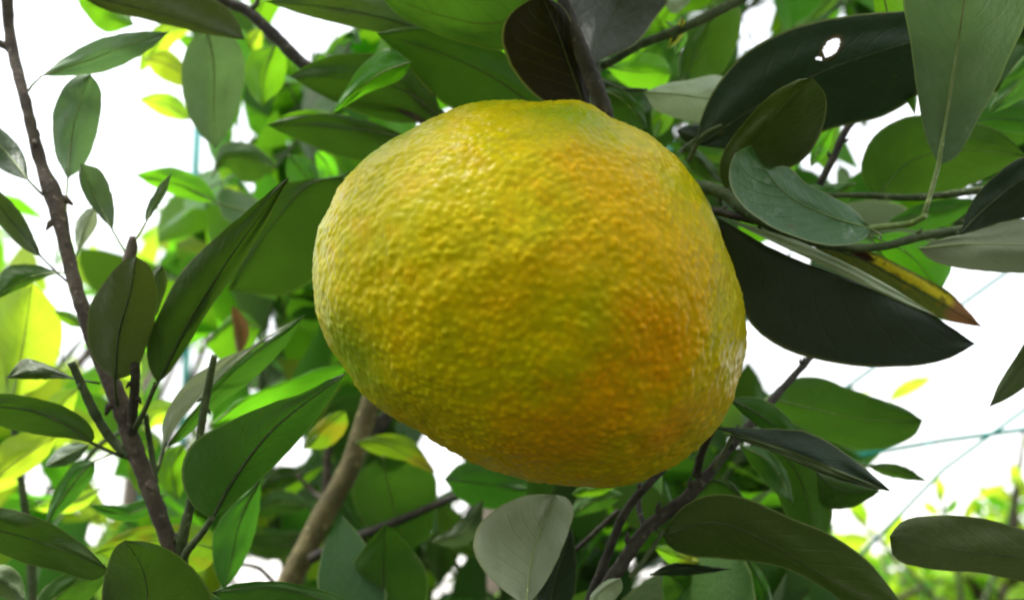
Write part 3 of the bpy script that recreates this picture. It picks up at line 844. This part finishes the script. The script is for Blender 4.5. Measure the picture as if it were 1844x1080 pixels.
leaf(b,'dark',[(1300,330),(1270,300),(1225,255)],22,14,d=0.26)
leaf(b,'black',[(1290,250),(1250,245),(1218,235)],18,22,d=0.25)
leaf(b,'mid',[(1215,290),(1250,310),(1310,300)],20,22,d=0.27)
leaf(b,'dark',[(1690,240),(1780,215),(1870,220)],[(1780,170),(1850,180)],[(1780,232),(1850,240)],d=0.25)
leaf(b,'mid',[(1900,60),(1850,130),(1780,205)],30,24,d=0.235)

# --- leaf tip entering at the right edge
b = branch('single narrow grey-brown leaf tip hanging in the white gap at the frame edge', (1960, 480, 0.2), 'citrus_shoot')
twig(b, [(1980,430,0.2),(1950,480,0.2),(1930,520,0.2)], [10,9,7], 'green_twig', seed=60)
leaf(b,'olive',[(1930,520),(1880,600),(1835,665),(1781,733)],[(1935,590),(1890,655),(1835,705)],[(1870,580),(1825,650),(1800,690)],d=0.2)
b = branch('blunt olive leaf reaching in level at the lower corner in front of lime foliage', (2040, 1010, 0.2), 'citrus_shoot')
twig(b, [(2100,1040,0.2),(2040,1010,0.2),(1960,1000,0.2)], [14,12,8], 'green_twig', seed=61)
leaf(b,'olive',[(1960,1003),(1850,1003),(1730,990),(1602,965)],[(1890,1048),(1770,1032),(1655,1020),(1610,1003)],[(1880,965),(1760,932),(1670,928),(1622,940)],d=0.2)

# --- lower right branch
b = branch('forked dark twig rising below the fruit with long dark drooping leaves', (1045, 1130, 0.22))
twig(b, [(1030,1150,0.22),(1062,1078,0.22),(1095,995,0.222),(1127,920,0.225),(1184,854,0.23),(1240,800,0.24)], [18,18,17,16,14,12], 'dark_twig', buds=2, seed=70)
twig(b, [(1030,1150,0.215),(1088,1060,0.216),(1130,1000,0.218),(1166,950,0.22),(1236,896,0.222),(1271,858,0.224),(1341,775,0.23),(1389,722,0.236),(1458,644,0.245),(1500,590,0.25)], [24,25,25,24,24,20,15,14,13,11], 'dark_twig', buds=8, seed=71, knobby=0.25)
twig(b, [(1254,856,0.224),(1262,820,0.222),(1285,772,0.22)], [16,14,9], 'dark_twig', buds=1, seed=72)
twig(b, [(1135,1040,0.215),(1165,1000,0.216),(1195,955,0.218)], [10,9,7], 'green_twig', seed=73)
twig(b, [(1160,950,0.224),(1150,910,0.23),(1152,870,0.235)], [11,10,9], 'dark_twig', seed=74)
twig(b, [(1036,990,0.25),(1080,950,0.25),(1115,918,0.25)], [8,9,9], 'dark_twig', seed=75)
twig(b, [(1270,870,0.224),(1295,830,0.224),(1330,765,0.224)], [9,8,6], 'green_twig', seed=76)
leaf(b,'mid',[(1382,716),(1460,735),(1560,755),(1662,756)],[(1410,690),(1463,678),(1540,704),(1625,733)],[(1420,755),(1490,792),(1550,810),(1595,806),(1648,783)],d=(0.255,0.26),stalk=(1372,742,0.235))
leaf(b,'dark',[(1312,718),(1365,745),(1410,778),(1464,808)],[(1345,714),(1385,724),(1435,768)],[(1345,752),(1405,792)],d=0.212,stalk=(1290,770,0.22))
leaf(b,'black',[(1288,768),(1370,795),(1480,838),(1605,884)],[(1375,772),(1455,778),(1530,822),(1578,860)],[(1380,806),(1470,848),(1550,875)],d=(0.21,0.2),e=(0.010,0.002),stalk=(1280,785,0.221))
leaf(b,'olive',[(1300,780),(1390,806),(1480,842),(1603,885)],8,7,d=(0.2085,0.198),rib=False,crinkle=0.3)
leaf(b,'dark',[(1410,815),(1440,860),(1470,970)],[(1480,820),(1498,880),(1492,955)],[(1390,830),(1400,890),(1430,945)],d=0.25)
leaf(b,'dark',[(1470,850),(1510,880),(1585,885)],[(1520,850),(1560,865)],[(1480,910),(1530,915)],d=0.245)
leaf(b,'mid',[(1562,838),(1610,845),(1670,867)],[(1600,833),(1640,845)],[(1590,855),(1630,863)],d=0.27,stalk=(1540,835,0.265))
leaf(b,'mid',[(1330,800),(1390,835),(1428,905)],[(1385,812),(1420,860)],[(1360,845),(1400,890)],d=0.235,face='t')
leaf(b,'umber',[(1193,962),(1290,940),(1400,985),(1500,1045),(1640,1110)],[(1230,912),(1285,889),(1345,897),(1432,936),(1497,962),(1555,1002),(1598,1050)],[(1205,985),(1240,1000),(1300,1006),(1400,1018),(1480,1055),(1560,1110)],d=(0.222,0.2),stalk=(1180,945,0.222),e=(0.006,0.006),label='long dark arching leaf at the lower edge')
leaf(b,'dark',[(1240,905),(1290,865),(1345,905)],[(1265,862),(1315,868)],[(1270,920)],d=0.238)
leaf(b,'pale',[(948,1090),(955,1020),(975,950),(1000,890)],[(905,1060),(870,1025),(852,985),(860,950),(895,915),(945,892)],[(968,1068),(1000,1015),(1024,955),(1033,918),(1020,895)],d=(0.205,0.2),stalk=(955,1140,0.215),e=(0.001,0.008),face='t',tilt=-1.1,label='smooth pale grey leaf standing below the fruit')  # sky reflected on its glossy face is painted as pale grey
leaf(b,'black',[(985,1120),(1000,1040),(1030,950)],[(965,1080),(990,1000)],[(1030,1080),(1038,1010)],d=0.23)
leaf(b,'pale',[(1060,1095),(1085,1062),(1118,1040)],[(1065,1070),(1095,1043)],[(1100,1085),(1121,1058)],d=0.205,stalk=(1050,1120,0.218))
leaf(b,'black',[(1170,1034),(1230,1022),(1318,1024)],[(1210,1014),(1270,1018)],[(1220,1036),(1280,1030)],d=0.235)
leaf(b,'mid',[(1195,1025),(1230,1060),(1230,1110)],[(1290,1030),(1260,1090)],[(1195,1080)],d=0.26)
leaf(b,'patchy',[(1180,985),(1215,1000),(1260,1012)],18,16,d=0.26)
leaf(b,'dark',[(1345,1005),(1365,1040),(1390,1100)],12,18,d=0.25)
leaf(b,'bright',[(1110,870),(1060,880),(1030,890)],16,14,d=0.28)
leaf(b,'mid',[(1120,890),(1060,905),(1030,930)],20,24,d=0.3)

# --- thick limb behind the fruit
b = branch('thick tan-barked limb slanting up behind the fruit with a side twig', (505, 1100, 0.36))
twig(b, [(470,1150,0.36),(520,1050,0.36),(580,932,0.36),(632,836,0.36),(664,738,0.36),(690,650,0.36)], [50,43,41,39,37,34], 'limb', 'limb', buds=0, seed=80, knobby=0.08, sides=14)
twig(b, [(560,1005,0.355),(620,975,0.35),(690,948,0.345),(770,915,0.34),(842,884,0.335)], [20,17,16,15,11], 'dark_twig', buds=2, seed=81)
twig(b, [(655,800,0.36),(700,745,0.365),(720,700,0.37)], [26,24,22], 'dark_twig', seed=82)
twig(b, [(594,760,0.42),(590,820,0.42),(585,900,0.42),(570,960,0.42)], [17,17,16,15], 'twig', seed=83)
twig(b, [(430,1015,0.36),(465,1022,0.36),(495,1050,0.36)], [7,8,9], 'dark_twig', seed=84)
twig(b, [(535,855,0.4),(570,890,0.4),(600,905,0.38)], [8,9,10], 'twig', seed=85)
leaf(b,'patchy',[(642,796),(690,800),(735,820),(785,852)],[(685,782),(740,789),(768,825)],[(670,815),(725,830)],d=0.33,stalk=(630,810,0.352))
leaf(b,'mid',[(690,820),(700,880),(735,990)],[(780,850),(785,910),(770,970)],[(650,850),(635,900),(690,975)],d=0.34,stalk=(665,800,0.355))
leaf(b,'dark',[(800,862),(850,868),(950,880)],[(830,834),(890,838),(945,858)],[(830,900),(890,917),(940,905)],d=0.3,stalk=(842,884,0.335))
leaf(b,'dark',[(695,1120),(690,1040),(694,942)],[(620,1100),(625,1035),(660,980)],[(760,1100),(768,1030),(720,965)],d=0.27,tilt=0.2,stalk=(690,950,0.345))
leaf(b,'patchy',[(546,808),(580,775),(622,738)],[(560,775),(595,745)],[(590,805),(625,768)],d=0.3,stalk=(660,770,0.355))
leaf(b,'bright',[(376,768),(450,715),(540,680),(628,655)],[(420,725),(500,692),(580,662)],[(440,752),(540,712),(610,680)],d=(0.27,0.29),stalk=(640,640,0.3),label='yellow-green backlit leaf beside the fruit')
leaf(b,'mid',[(870,1000),(820,960),(790,900)],26,30,d=0.36)
leaf(b,'dark',[(790,1050),(800,985),(840,930)],30,30,d=0.38)
leaf(b,'mid',[(560,910),(500,905),(440,930)],22,22,d=0.4)
leaf(b,'dark',[(560,960),(500,985),(420,970)],22,26,d=0.42)
leaf(b,'dark',[(470,880),(500,860),(555,850)],18,20,d=0.42)
leaf(b,'brown',[(430,640),(432,590),(418,550)],12,16,d=0.36,label='dead brown leaf')
leaf(b,'bright',[(470,590),(420,580),(370,620)],[(440,640),(400,650)],[(430,560)],d=0.37)
leaf(b,'grey',[(780,975),(830,960),(870,900)],18,22,d=0.3)

# --- lime backlit spray at the left
b = branch('sunlit lime-green spray with big backlit leaves behind the upright twig', (40, 1000, 0.302))
twig(b, [(60,1150,0.302),(55,1000,0.302),(40,880,0.302),(22,740,0.302),(10,600,0.302)], [16,15,13,11,8], 'green_twig', seed=90)
twig(b, [(55,1000,0.302),(110,900,0.302),(180,800,0.302),(260,760,0.302)], [11,10,9,6], 'green_twig', seed=91)
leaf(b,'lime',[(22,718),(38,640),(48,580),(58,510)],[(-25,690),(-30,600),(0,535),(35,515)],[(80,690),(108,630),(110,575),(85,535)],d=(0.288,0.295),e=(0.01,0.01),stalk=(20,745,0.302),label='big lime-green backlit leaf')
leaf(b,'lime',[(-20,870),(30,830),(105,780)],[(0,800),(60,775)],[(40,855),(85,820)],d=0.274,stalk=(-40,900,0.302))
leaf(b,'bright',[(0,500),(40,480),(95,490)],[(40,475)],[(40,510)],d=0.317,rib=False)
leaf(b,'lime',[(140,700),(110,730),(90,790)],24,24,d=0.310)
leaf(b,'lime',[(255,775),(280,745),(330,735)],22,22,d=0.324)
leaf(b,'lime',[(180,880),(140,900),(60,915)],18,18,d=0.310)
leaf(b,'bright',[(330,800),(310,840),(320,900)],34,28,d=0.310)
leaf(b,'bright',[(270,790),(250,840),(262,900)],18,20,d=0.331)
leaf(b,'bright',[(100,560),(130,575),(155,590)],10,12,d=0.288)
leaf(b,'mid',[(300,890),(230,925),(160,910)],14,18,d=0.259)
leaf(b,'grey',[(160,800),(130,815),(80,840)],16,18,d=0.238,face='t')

# ------------------------------------------------------------------ leaves further back, on their own twigs
# openings in the canopy where the white sky shows through (photograph pixels)
GAPS = [[(-100,-20),(4,-20),(10,75),(32,170),(58,300),(85,440),(30,330),(-100,220)],[(60,40),(150,30),(300,60),(330,140),(365,260),(350,310),(255,330),(235,420),(190,440),(120,330),(60,160)],
        [(480,18),(560,32),(632,48),(600,75),(556,112),(520,95)],
        [(1345,640),(1420,632),(1500,660),(1640,665),(1760,600),(1844,470),(1844,840),(1700,865),(1640,885),(1570,905),(1530,898),(1600,880),(1665,770),(1640,730),(1540,690),(1470,660),(1390,690)],
        [(1715,480),(1844,495),(1844,600),(1740,560)],
        [(1535,275),(1565,222),(1650,200),(1655,212),(1580,235),(1550,290),(1520,318)],
        [(1355,0),(1378,0),(1372,35),(1358,35)],[(1362,45),(1385,45),(1380,70),(1365,70)],
        [(1470,62),(1520,58),(1520,112),(1465,118)],
        [(1432,310),(1455,295),(1480,320),(1465,330)],
        [(650,206),(700,212),(758,228),(735,242),(690,226)],
        [(738,785),(790,805),(838,835),(795,880),(765,890),(770,860),(785,848),(755,805)],
        [(805,925),(830,895),(855,905),(838,940),(825,985),(810,960)],
        [(428,200),(445,200),(470,225),(450,260),(425,262)],[(505,243),(520,240),(535,258),(520,268),(503,262)],
        [(478,292),(490,288),(498,308),(488,312)],[(440,320),(470,312),(490,320),(465,345),(430,335)],
        [(1200,210),(1222,208),(1218,250),(1195,235)],[(1325,90),(1340,90),(1340,108),(1325,108)],[(1195,108),(1222,108),(1215,125),(1200,122)],
        [(380,610),(430,600),(440,640),(380,640)],[(440,690),(520,660),(525,672),(450,700)],[(440,575),(480,560),(500,590),(470,600)],
        [(190,820),(220,830),(255,900),(240,930),(200,900),(175,860)],[(300,780),(335,790),(340,815),(310,815)],
        [(45,860),(70,850),(80,880),(55,900)],[(140,950),(180,945),(185,975),(150,975)],[(430,1008),(505,1010),(495,1050),(430,1045)],
        [(365,660),(385,670),(360,690),(320,700)],[(150,590),(180,650),(140,640),(118,605)],
        [(850,1030),(880,1020),(890,1060),(855,1060)],[(765,1025),(790,1030),(790,1060),(770,1055)],
        [(1130,985),(1150,975),(1140,1010),(1110,1025)],[(1170,1030),(1200,1020),(1195,1045),(1170,1050)],[(1140,1060),(1200,1060),(1200,1080),(1140,1080)],
        [(505,760),(560,790),(540,830),(500,850)],[(200,1060),(190,1080),(160,1080)],[(950,850),(978,862),(975,885),(955,880)],
        [(285,800),(300,640),(340,640),(330,690)]]
def in_poly(x, y, poly):
    c = False
    j = len(poly) - 1
    for i in range(len(poly)):
        xi, yi = poly[i]
        xj, yj = poly[j]
        if (yi > y) != (yj > y) and x < (xj - xi) * (y - yi) / (yj - yi) + xi:
            c = not c
        j = i
    return c
def blocked(pts):
    for p in pts:
        q = pix(p)
        if q is None:
            return True
        for g_ in GAPS:
            if in_poly(q[0], q[1], g_):
                return True
    return False

LEAF_CACHE = {}
def simple_leaf(variant, mat):
    """A leaf 1 m long along +X, upper face +Z, shared by all leaves of one look."""
    key = (variant, mat)
    if key in LEAF_CACHE:
        return LEAF_CACHE[key]
    rng = random.Random(variant * 17 + 3)
    wid = 0.19 + 0.035 * (variant % 3)
    sag = (-0.10, 0.05, -0.18, -0.03, 0.08, -0.12)[variant % 6]
    fold = (0.10, 0.22, 0.05, 0.16, 0.12, 0.26)[variant % 6]
    n = 7
    vs, uvs, fs = [], [], []
    for i in range(n + 1):
        t = i / n
        w = wid * math.sin(math.pi * min(1, t ** 0.85 * 0.985 + 0.01)) ** 0.8
        z = sag * t * t + 0.02 * math.sin(t * 7 + variant)
        yb = 0.05 * math.sin(t * 3 + variant)
        for k in (-1, -0.5, 0, 0.5, 1):
            vs.append((t, yb + k * w * (1 + 0.05 * rng.uniform(-1, 1)), z + fold * w * abs(k) ** 1.4 + 0.012 * rng.uniform(-1, 1) * abs(k)))
            uvs.append((0.5 + k / 2, t))
    for i in range(n):
        for j in range(4):
            a = i * 5 + j
            fs.append((a, a + 5, a + 6, a + 1))
    # stalk
    b0 = len(vs)
    for x in (-0.13, 0.03):
        for k in range(3):
            an = k * 2.094
            vs.append((x, 0.009 * math.cos(an), 0.009 * math.sin(an)))
            uvs.append((0.5, 0.02))
    for k in range(3):
        fs.append((b0 + k, b0 + (k + 1) % 3, b0 + 3 + (k + 1) % 3, b0 + 3 + k))
    me = bpy.data.meshes.new('leaf')
    me.from_pydata(vs, [], [f[::-1] for f in fs])
    me.polygons.foreach_set('use_smooth', [True] * len(me.polygons))
    me.update()
    if me.polygons[8].normal.z < 0:
        me.flip_normals()
    ul = me.uv_layers.new(name='UVMap')
    for lp in me.loops:
        ul.data[lp.index].uv = uvs[lp.vertex_index]
    me.materials.append(M[mat])
    LEAF_CACHE[key] = me
    return me

def put_leaf(parent, p, direction, normal, length, mat, rng, avoid=True):
    x = direction.normalized()
    z = normal - x * normal.dot(x)
    if z.length < 1e-3:
        return None
    z.normalize()
    y = z.cross(x)
    base = p + x * (0.12 * length)
    if avoid:
        w = 0.2 * length
        tests = [base + x * (length * t) for t in (0.0, 0.15, 0.3, 0.45, 0.6, 0.75, 0.9, 1.0)] + [base + x * (length * t) + y * s for t in (0.2, 0.4, 0.6, 0.8) for s in (w, -w, w * 0.5, -w * 0.5)]
        if blocked(tests):
            return None
    o = bpy.data.objects.new('leaf', simple_leaf(rng.randrange(6), mat))
    COL.objects.link(o)
    o.parent = parent
    mw = Matrix.Identity(4)
    for i in range(3):
        mw[i][0], mw[i][1], mw[i][2] = x[i] * length, y[i] * length, z[i] * length
        mw[i][3] = base[i] - parent.location[i]
    o.matrix_local = mw
    return o

UP = Vector((0, 0, 1))
def rnd_dir(rng):
    return Vector((rng.gauss(0, 1), rng.gauss(0, 1), rng.gauss(0, 1))).normalized()

def spray(label, pts, nside, per, mats, llen=0.07, seed=1, name='citrus_branch', side_len=0.12, wpx=12, avoid=True, facing=0.5, bark='green_twig'):
    """A branch through pixels (x, y, d) with side twigs and simple leaves along them."""
    rng = random.Random(seed)
    b = branch(label, pts[0], name)
    ww = [wpx * (1 - 0.6 * i / (len(pts) - 1)) for i in range(len(pts))]
    twig(b, pts, ww, bark, seed=seed, sides=7)
    S = cr_spline(pts, nside * 3 + 2)
    W3 = [at(*s) for s in S]
    back = (CR @ Vector((0, 0, 1)))
    for k in range(nside):
        i = 1 + int((k + rng.random()) * (len(W3) - 2) / nside)
        i = min(i, len(W3) - 2)
        p0 = W3[i]
        tang = (W3[i + 1] - W3[i - 1]).normalized()
        dr = (tang * 0.5 + rnd_dir(rng) * 0.9 + UP * 0.15).normalized()
        L = side_len * rng.uniform(0.6, 1.3)
        bend = rnd_dir(rng) * 0.25
        tw = [p0 + (dr + bend * (q / 4)) * (L * q / 4) for q in range(5)]
        placed = 0
        for q in range(per):
            f = 0.15 + 0.85 * (q + 1) / per
            a = f * 4
            j = min(3, int(a))
            p = tw[j].lerp(tw[j + 1], a - j)
            t2 = (tw[j + 1] - tw[j]).normalized()
            for att in range(14):
                side = t2.cross(rnd_dir(rng)).normalized()
                dd = (t2 * rng.uniform(0.1, 0.9) + side * 1.0 + UP * rng.uniform(-0.5, 0.35)).normalized()
                nn = (UP * rng.uniform(0.2, 1.0) + rnd_dir(rng) * 0.6 + back * (-facing if rng.random() < 0.7 else facing)).normalized()
                if put_leaf(b, p, dd, nn, llen * rng.uniform(0.7, 1.2), rng.choice(mats), rng, avoid):
                    placed += 1
                    break
        if placed and not (avoid and blocked(tw[1:])):
            r0 = wpx * 0.35 * pts[0][2] / F / 2
            mesh_obj('twig', tube_mesh('twig', [t - b.location for t in tw], [r0 * (1 - 0.15 * q) for q in range(5)], 6), M[bark], b)
    return b

GAPS.append([(1490,890),(1844,870),(1844,1090),(1640,1090),(1590,1040),(1500,960)])   # only the far sunlit tree shows here
spray('mid-green leafy branch filling the space above the upper left of the fruit', [(760,-120,0.5),(640,60,0.48),(560,220,0.46),(470,330,0.45)], 9, 5, ['mid','mid','bright','bright'], 0.062, 101, side_len=0.07)
spray('tangle of green leaves between the upright twig and the fruit', [(520,1120,0.62),(500,900,0.58),(470,700,0.55),(500,500,0.52),(560,330,0.5)], 16, 6, ['mid','bright','bright','patchy'], 0.065, 102, side_len=0.10)
spray('dense shaded green leaves under the fruit behind the tan limb', [(720,1200,0.55),(740,1050,0.5),(800,950,0.48),(900,880,0.46)], 15, 6, ['mid','mid','dark','bright'], 0.06, 103, side_len=0.08)
spray('green leafy shoot behind the forked dark twig', [(1150,1200,0.5),(1200,1050,0.48),(1260,930,0.46),(1330,830,0.44),(1380,760,0.43)], 14, 6, ['mid','dark','bright','mid'], 0.055, 104, side_len=0.06)
spray('light green leaves crowding the upper centre behind the grey leaf', [(1480,-160,0.55),(1380,-20,0.5),(1270,90,0.48),(1180,220,0.46)], 14, 6, ['mid','bright','bright','mid'], 0.06, 105, side_len=0.08)
spray('green leaves behind the holed leaf along the top rim', [(1760,-200,0.55),(1620,-60,0.5),(1500,0,0.48),(1400,40,0.46)], 9, 5, ['mid','bright'], 0.06, 106, side_len=0.07)
spray('green leaves tucked behind the broad grey-green leaf by the frame edge', [(2050,160,0.5),(1900,180,0.45),(1800,200,0.42),(1720,230,0.4)], 8, 5, ['mid','dark','bright'], 0.055, 107, side_len=0.05)
spray('green leaves between the curled leaf and the side twigs', [(1950,420,0.45),(1760,400,0.4),(1600,390,0.38),(1450,360,0.36),(1330,300,0.36)], 10, 4, ['mid','bright','dark'], 0.05, 108, side_len=0.04)
spray('lush low foliage along the lower left rim', [(60,1260,0.6),(180,1120,0.56),(300,1020,0.54),(420,960,0.52)], 13, 6, ['mid','bright','lime','bright'], 0.06, 109, side_len=0.09)
spray('sunlit leaves stacked behind the lime spray', [(-140,1150,0.75),(-60,950,0.72),(20,780,0.7),(120,640,0.7),(200,560,0.7)], 14, 5, ['lime','bright','bright'], 0.07, 110, side_len=0.13)
spray('backlit green twig hanging below the top left corner', [(520,-140,0.6),(430,-20,0.58),(400,80,0.56),(420,180,0.55),(440,280,0.55)], 10, 5, ['bright','mid','bright'], 0.06, 111, side_len=0.07)
spray('small green leaves along the lower rim beside the arching leaf', [(1420,1250,0.55),(1440,1120,0.52),(1400,1030,0.5),(1320,990,0.48)], 9, 5, ['bright','mid','patchy'], 0.055, 112, side_len=0.06)
b = branch('small lime-green leaf floating in the bright gap beside the frame wires', (1540,800,0.9), 'citrus_shoot')
twig(b, [(1540,800,0.9),(1575,760,0.9),(1600,724,0.9)], [6,6,5], 'green_twig', seed=130)
leaf(b,'lime',[(1598,724),(1635,697),(1682,677)],[(1612,698),(1645,680)],[(1625,716),(1660,698)],d=0.9)
leaf(b,'lime',[(1575,760),(1568,725),(1552,700)],8,8,d=0.9)

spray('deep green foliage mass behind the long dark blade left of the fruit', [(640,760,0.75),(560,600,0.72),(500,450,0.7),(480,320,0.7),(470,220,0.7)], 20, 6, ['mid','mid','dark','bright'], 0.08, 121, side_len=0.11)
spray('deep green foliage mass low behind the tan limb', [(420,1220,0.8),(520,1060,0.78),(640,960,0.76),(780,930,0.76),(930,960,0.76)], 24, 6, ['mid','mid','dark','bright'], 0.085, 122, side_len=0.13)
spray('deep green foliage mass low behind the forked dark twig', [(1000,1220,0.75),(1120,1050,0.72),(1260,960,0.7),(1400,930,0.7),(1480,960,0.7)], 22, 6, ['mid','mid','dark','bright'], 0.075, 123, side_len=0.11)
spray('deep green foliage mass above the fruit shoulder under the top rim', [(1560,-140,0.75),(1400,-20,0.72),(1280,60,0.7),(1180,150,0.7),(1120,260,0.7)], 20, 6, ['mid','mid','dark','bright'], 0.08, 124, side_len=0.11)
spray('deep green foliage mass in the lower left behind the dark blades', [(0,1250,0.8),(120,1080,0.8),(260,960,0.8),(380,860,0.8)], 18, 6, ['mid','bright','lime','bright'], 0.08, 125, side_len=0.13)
GAPS.pop()
spray('added foliage below the lower rim that keeps ground light off the fruit', [(300,1420,0.34),(600,1400,0.3),(950,1380,0.28),(1300,1400,0.3),(1600,1420,0.34)], 22, 6, ['mid','dark','dark'], 0.065, 126, side_len=0.06)  # leaves added under the fruit to block light bounced off the ground

b = branch('blurred sunlit lime sprigs standing up behind the blunt olive leaf', (1740, 1150, 1.5), 'citrus_shoot')
twig(b, [(1740,1150,1.5),(1725,1040,1.5),(1705,960,1.5),(1692,885,1.5)], [10,9,8,5], 'green_twig', seed=140)
twig(b, [(1740,1150,1.5),(1790,1040,1.5),(1815,950,1.5),(1828,860,1.5)], [10,9,8,5], 'green_twig', seed=141)
twig(b, [(1740,1150,1.5),(1650,1040,1.5),(1580,970,1.5),(1530,920,1.5)], [10,9,8,5], 'green_twig', seed=142)
for (x, y, a, ln) in [(1692,905,-95,48),(1700,925,-50,40),(1690,930,-140,42),(1828,880,-100,50),(1822,900,-150,42),(1830,915,-30,44),(1735,940,-70,46),(1765,935,-110,44),(1560,950,-120,70),(1535,930,-80,60),(1590,985,-60,70),(1570,970,170,80),(1540,990,110,80),(1610,1010,-20,70),(1640,1040,-80,60),(1520,960,150,70)]:
    dx, dy = math.cos(math.radians(a)) * ln, math.sin(math.radians(a)) * ln
    leaf(b, 'lime' if (x + y) % 3 else 'bright', [(x, y), (x + dx * 0.5 + 3, y + dy * 0.5), (x + dx, y + dy)], ln * 0.2, ln * 0.24, d=1.5, rows=8, half=2, bow=0.01, e=(0.01, 0.01), rib=False)

GAPS.append([(-300,-45),(2200,-45),(2200,1300),(-300,1300)])      # the added shading canopy stays above the view
spray('added leafy canopy above the frame that shades the top of the fruit', [(1350,-330,0.30),(1150,-260,0.27),(980,-200,0.25),(800,-190,0.24),(640,-220,0.25)], 12, 5, ['dark','mid','dark'], 0.05, 127, side_len=0.035)  # leaves added overhead to darken the top of the fruit
GAPS.pop()

# ------------------------------------------------------------------ whole trees further off
def tree(label, px, py, d, rad, height_px, n, mats, llen, seed, avoid=True, flat=0.7, zmax=None):
    rng = random.Random(seed)
    c = at(px, py, d)
    root = Vector((c.x, c.y, 0))
    t = empty('citrus_tree', root, label, 'tree', 'citrus trees behind')
    tp = [Vector((0.03 * math.sin(i), 0.02 * math.cos(i * 1.7), (c.z - rad * 0.2) * i / 6)) for i in range(7)]
    mesh_obj('trunk', tube_mesh('trunk', tp, [0.05 - 0.005 * i for i in range(7)], 9, 0.1, rng), M['trunk'], t)
    tips = []
    for k in range(16):
        a = rng.uniform(0, 2 * math.pi)
        s = tp[rng.choice((3, 4, 5, 6))]
        e_ = Vector((math.cos(a) * rad * rng.uniform(0.4, 0.95), math.sin(a) * rad * rng.uniform(0.4, 0.95), c.z + rng.uniform(-0.5, 0.9) * rad * flat))
        mid_ = s.lerp(e_, 0.5) + Vector((0, 0, 0.1 * rad))
        pts = [s, s.lerp(mid_, 0.5), mid_, mid_.lerp(e_, 0.55), e_]
        if avoid and blocked([p + root for p in pts[2:]]):
            continue
        mesh_obj('limb', tube_mesh('limb', pts, [0.018, 0.014, 0.010, 0.007, 0.004], 7), M['twig'], t)
        tips.append(pts)
    cnt = 0
    tries = 0
    while cnt < n and tries < n * 14 and tips:
        tries += 1
        pts = rng.choice(tips)
        a = rng.uniform(1.2, 3.999)
        j = int(a)
        p = pts[j].lerp(pts[j + 1], a - j) + root
        p = p + rnd_dir(rng) * rad * 0.16 * rng.random()
        q = pix(p)
        if q is None or not (-60 < q[0] < 1904 and -60 < q[1] < 1140):
            continue
        dd = (rnd_dir(rng) + UP * 0.1).normalized()
        nn = (UP * rng.uniform(0.3, 1.0) + rnd_dir(rng) * 0.7).normalized()
        if put_leaf(t, p, dd, nn, llen * rng.uniform(0.7, 1.25), rng.choice(mats), rng, avoid):
            cnt += 1
    return t

GAPS_NEAR = list(GAPS)
GAPS = [g_ for g_ in GAPS if True]
tree('far sunlit yellow-green citrus tree glowing behind the upright twig', 60, 640, 2.4, 0.75, 0, 230, ['lime', 'lime', 'bright'], 0.075, 201)
tree('far lime-green citrus tree filling the lower corner beyond the blunt olive leaf', 1770, 1010, 2.0, 0.40, 0, 300, ['lime', 'lime', 'bright'], 0.07, 202)
tree('pale sunlit citrus crown low behind the arching dark leaf and the wires', 1660, 1060, 2.6, 0.40, 0, 220, ['lime', 'bright', 'lime'], 0.075, 206)
tree('far green citrus tree seen in scraps below the fruit', 800, 1100, 2.3, 0.8, 0, 260, ['bright', 'lime', 'mid'], 0.08, 203)
tree('far green citrus tree showing through the crown above the fruit', 900, -60, 2.6, 0.9, 0, 220, ['bright', 'mid', 'bright'], 0.085, 204)

tree('farthest pale citrus tree scattered in the white gap beside the upright twig', 300, 540, 3.2, 0.6, 0, 150, ['lime', 'lime', 'bright'], 0.075, 205)

# ------------------------------------------------------------------ unseen trees added behind the camera to shade the fruit
def shade_tree(x, y, h, rad, seed, label):
    rng = random.Random(seed)
    t = empty('citrus_tree', Vector((x, y, 0)), label, 'tree', 'citrus trees added behind the camera for shade')
    tp = [Vector((0.04 * math.sin(i + seed), 0.03 * math.cos(i * 1.3), h * 0.75 * i / 6)) for i in range(7)]
    mesh_obj('trunk', tube_mesh('trunk', tp, [0.07 - 0.008 * i for i in range(7)], 9, 0.1, rng), M['trunk'], t)
    vs, fs, uvs = [], [], []
    for k in range(3200):
        d = rnd_dir(rng)
        rr = rad * (0.55 + 0.5 * rng.random()) * (1 + 0.3 * noise.noise(d * 2.2 + Vector((seed, 0, 0))))
        c = Vector((d.x * rr, d.y * rr, h * 0.56 + d.z * rr * h * 0.45 / rad))
        ax = (rnd_dir(rng) + d * 0.5).normalized()
        nn = (UP * 0.6 + rnd_dir(rng)).normalized()
        sd = ax.cross(nn).normalized()
        L = rng.uniform(0.08, 0.12)
        b0 = len(vs)
        up = sd.cross(ax) * (L * 0.06)
        vs.extend([c, c + ax * L * 0.45 + sd * L * 0.24 + up, c + ax * L, c + ax * L * 0.45 - sd * L * 0.24 + up])
        uvs.extend([(0.5, 0), (1, 0.45), (0.5, 1), (0, 0.45)])
        fs.extend([(b0, b0 + 1, b0 + 2), (b0, b0 + 2, b0 + 3)])
    me = bpy.data.meshes.new('crown')
    me.from_pydata(vs, [], fs)
    ul = me.uv_layers.new(name='UVMap')
    for lp in me.loops:
        ul.data[lp.index].uv = uvs[lp.vertex_index]
    o = mesh_obj('crown', me, M['mid'], t)
    o['kind'] = 'stuff'
for k, (x, y, h, rad) in enumerate([(-1.9, -1.6, 3.5, 1.25), (0.0, -1.8, 3.7, 1.3), (1.9, -1.5, 3.6, 1.3), (3.3, 0.2, 3.7, 1.3), (-3.2, 0.1, 3.6, 1.2)]):
    shade_tree(x, y, h, rad, 300 + k, ['tall', 'tallest', 'broad', 'outer', 'rounded'][k] + ' dark green citrus tree added out of view to shade the hanging fruit')
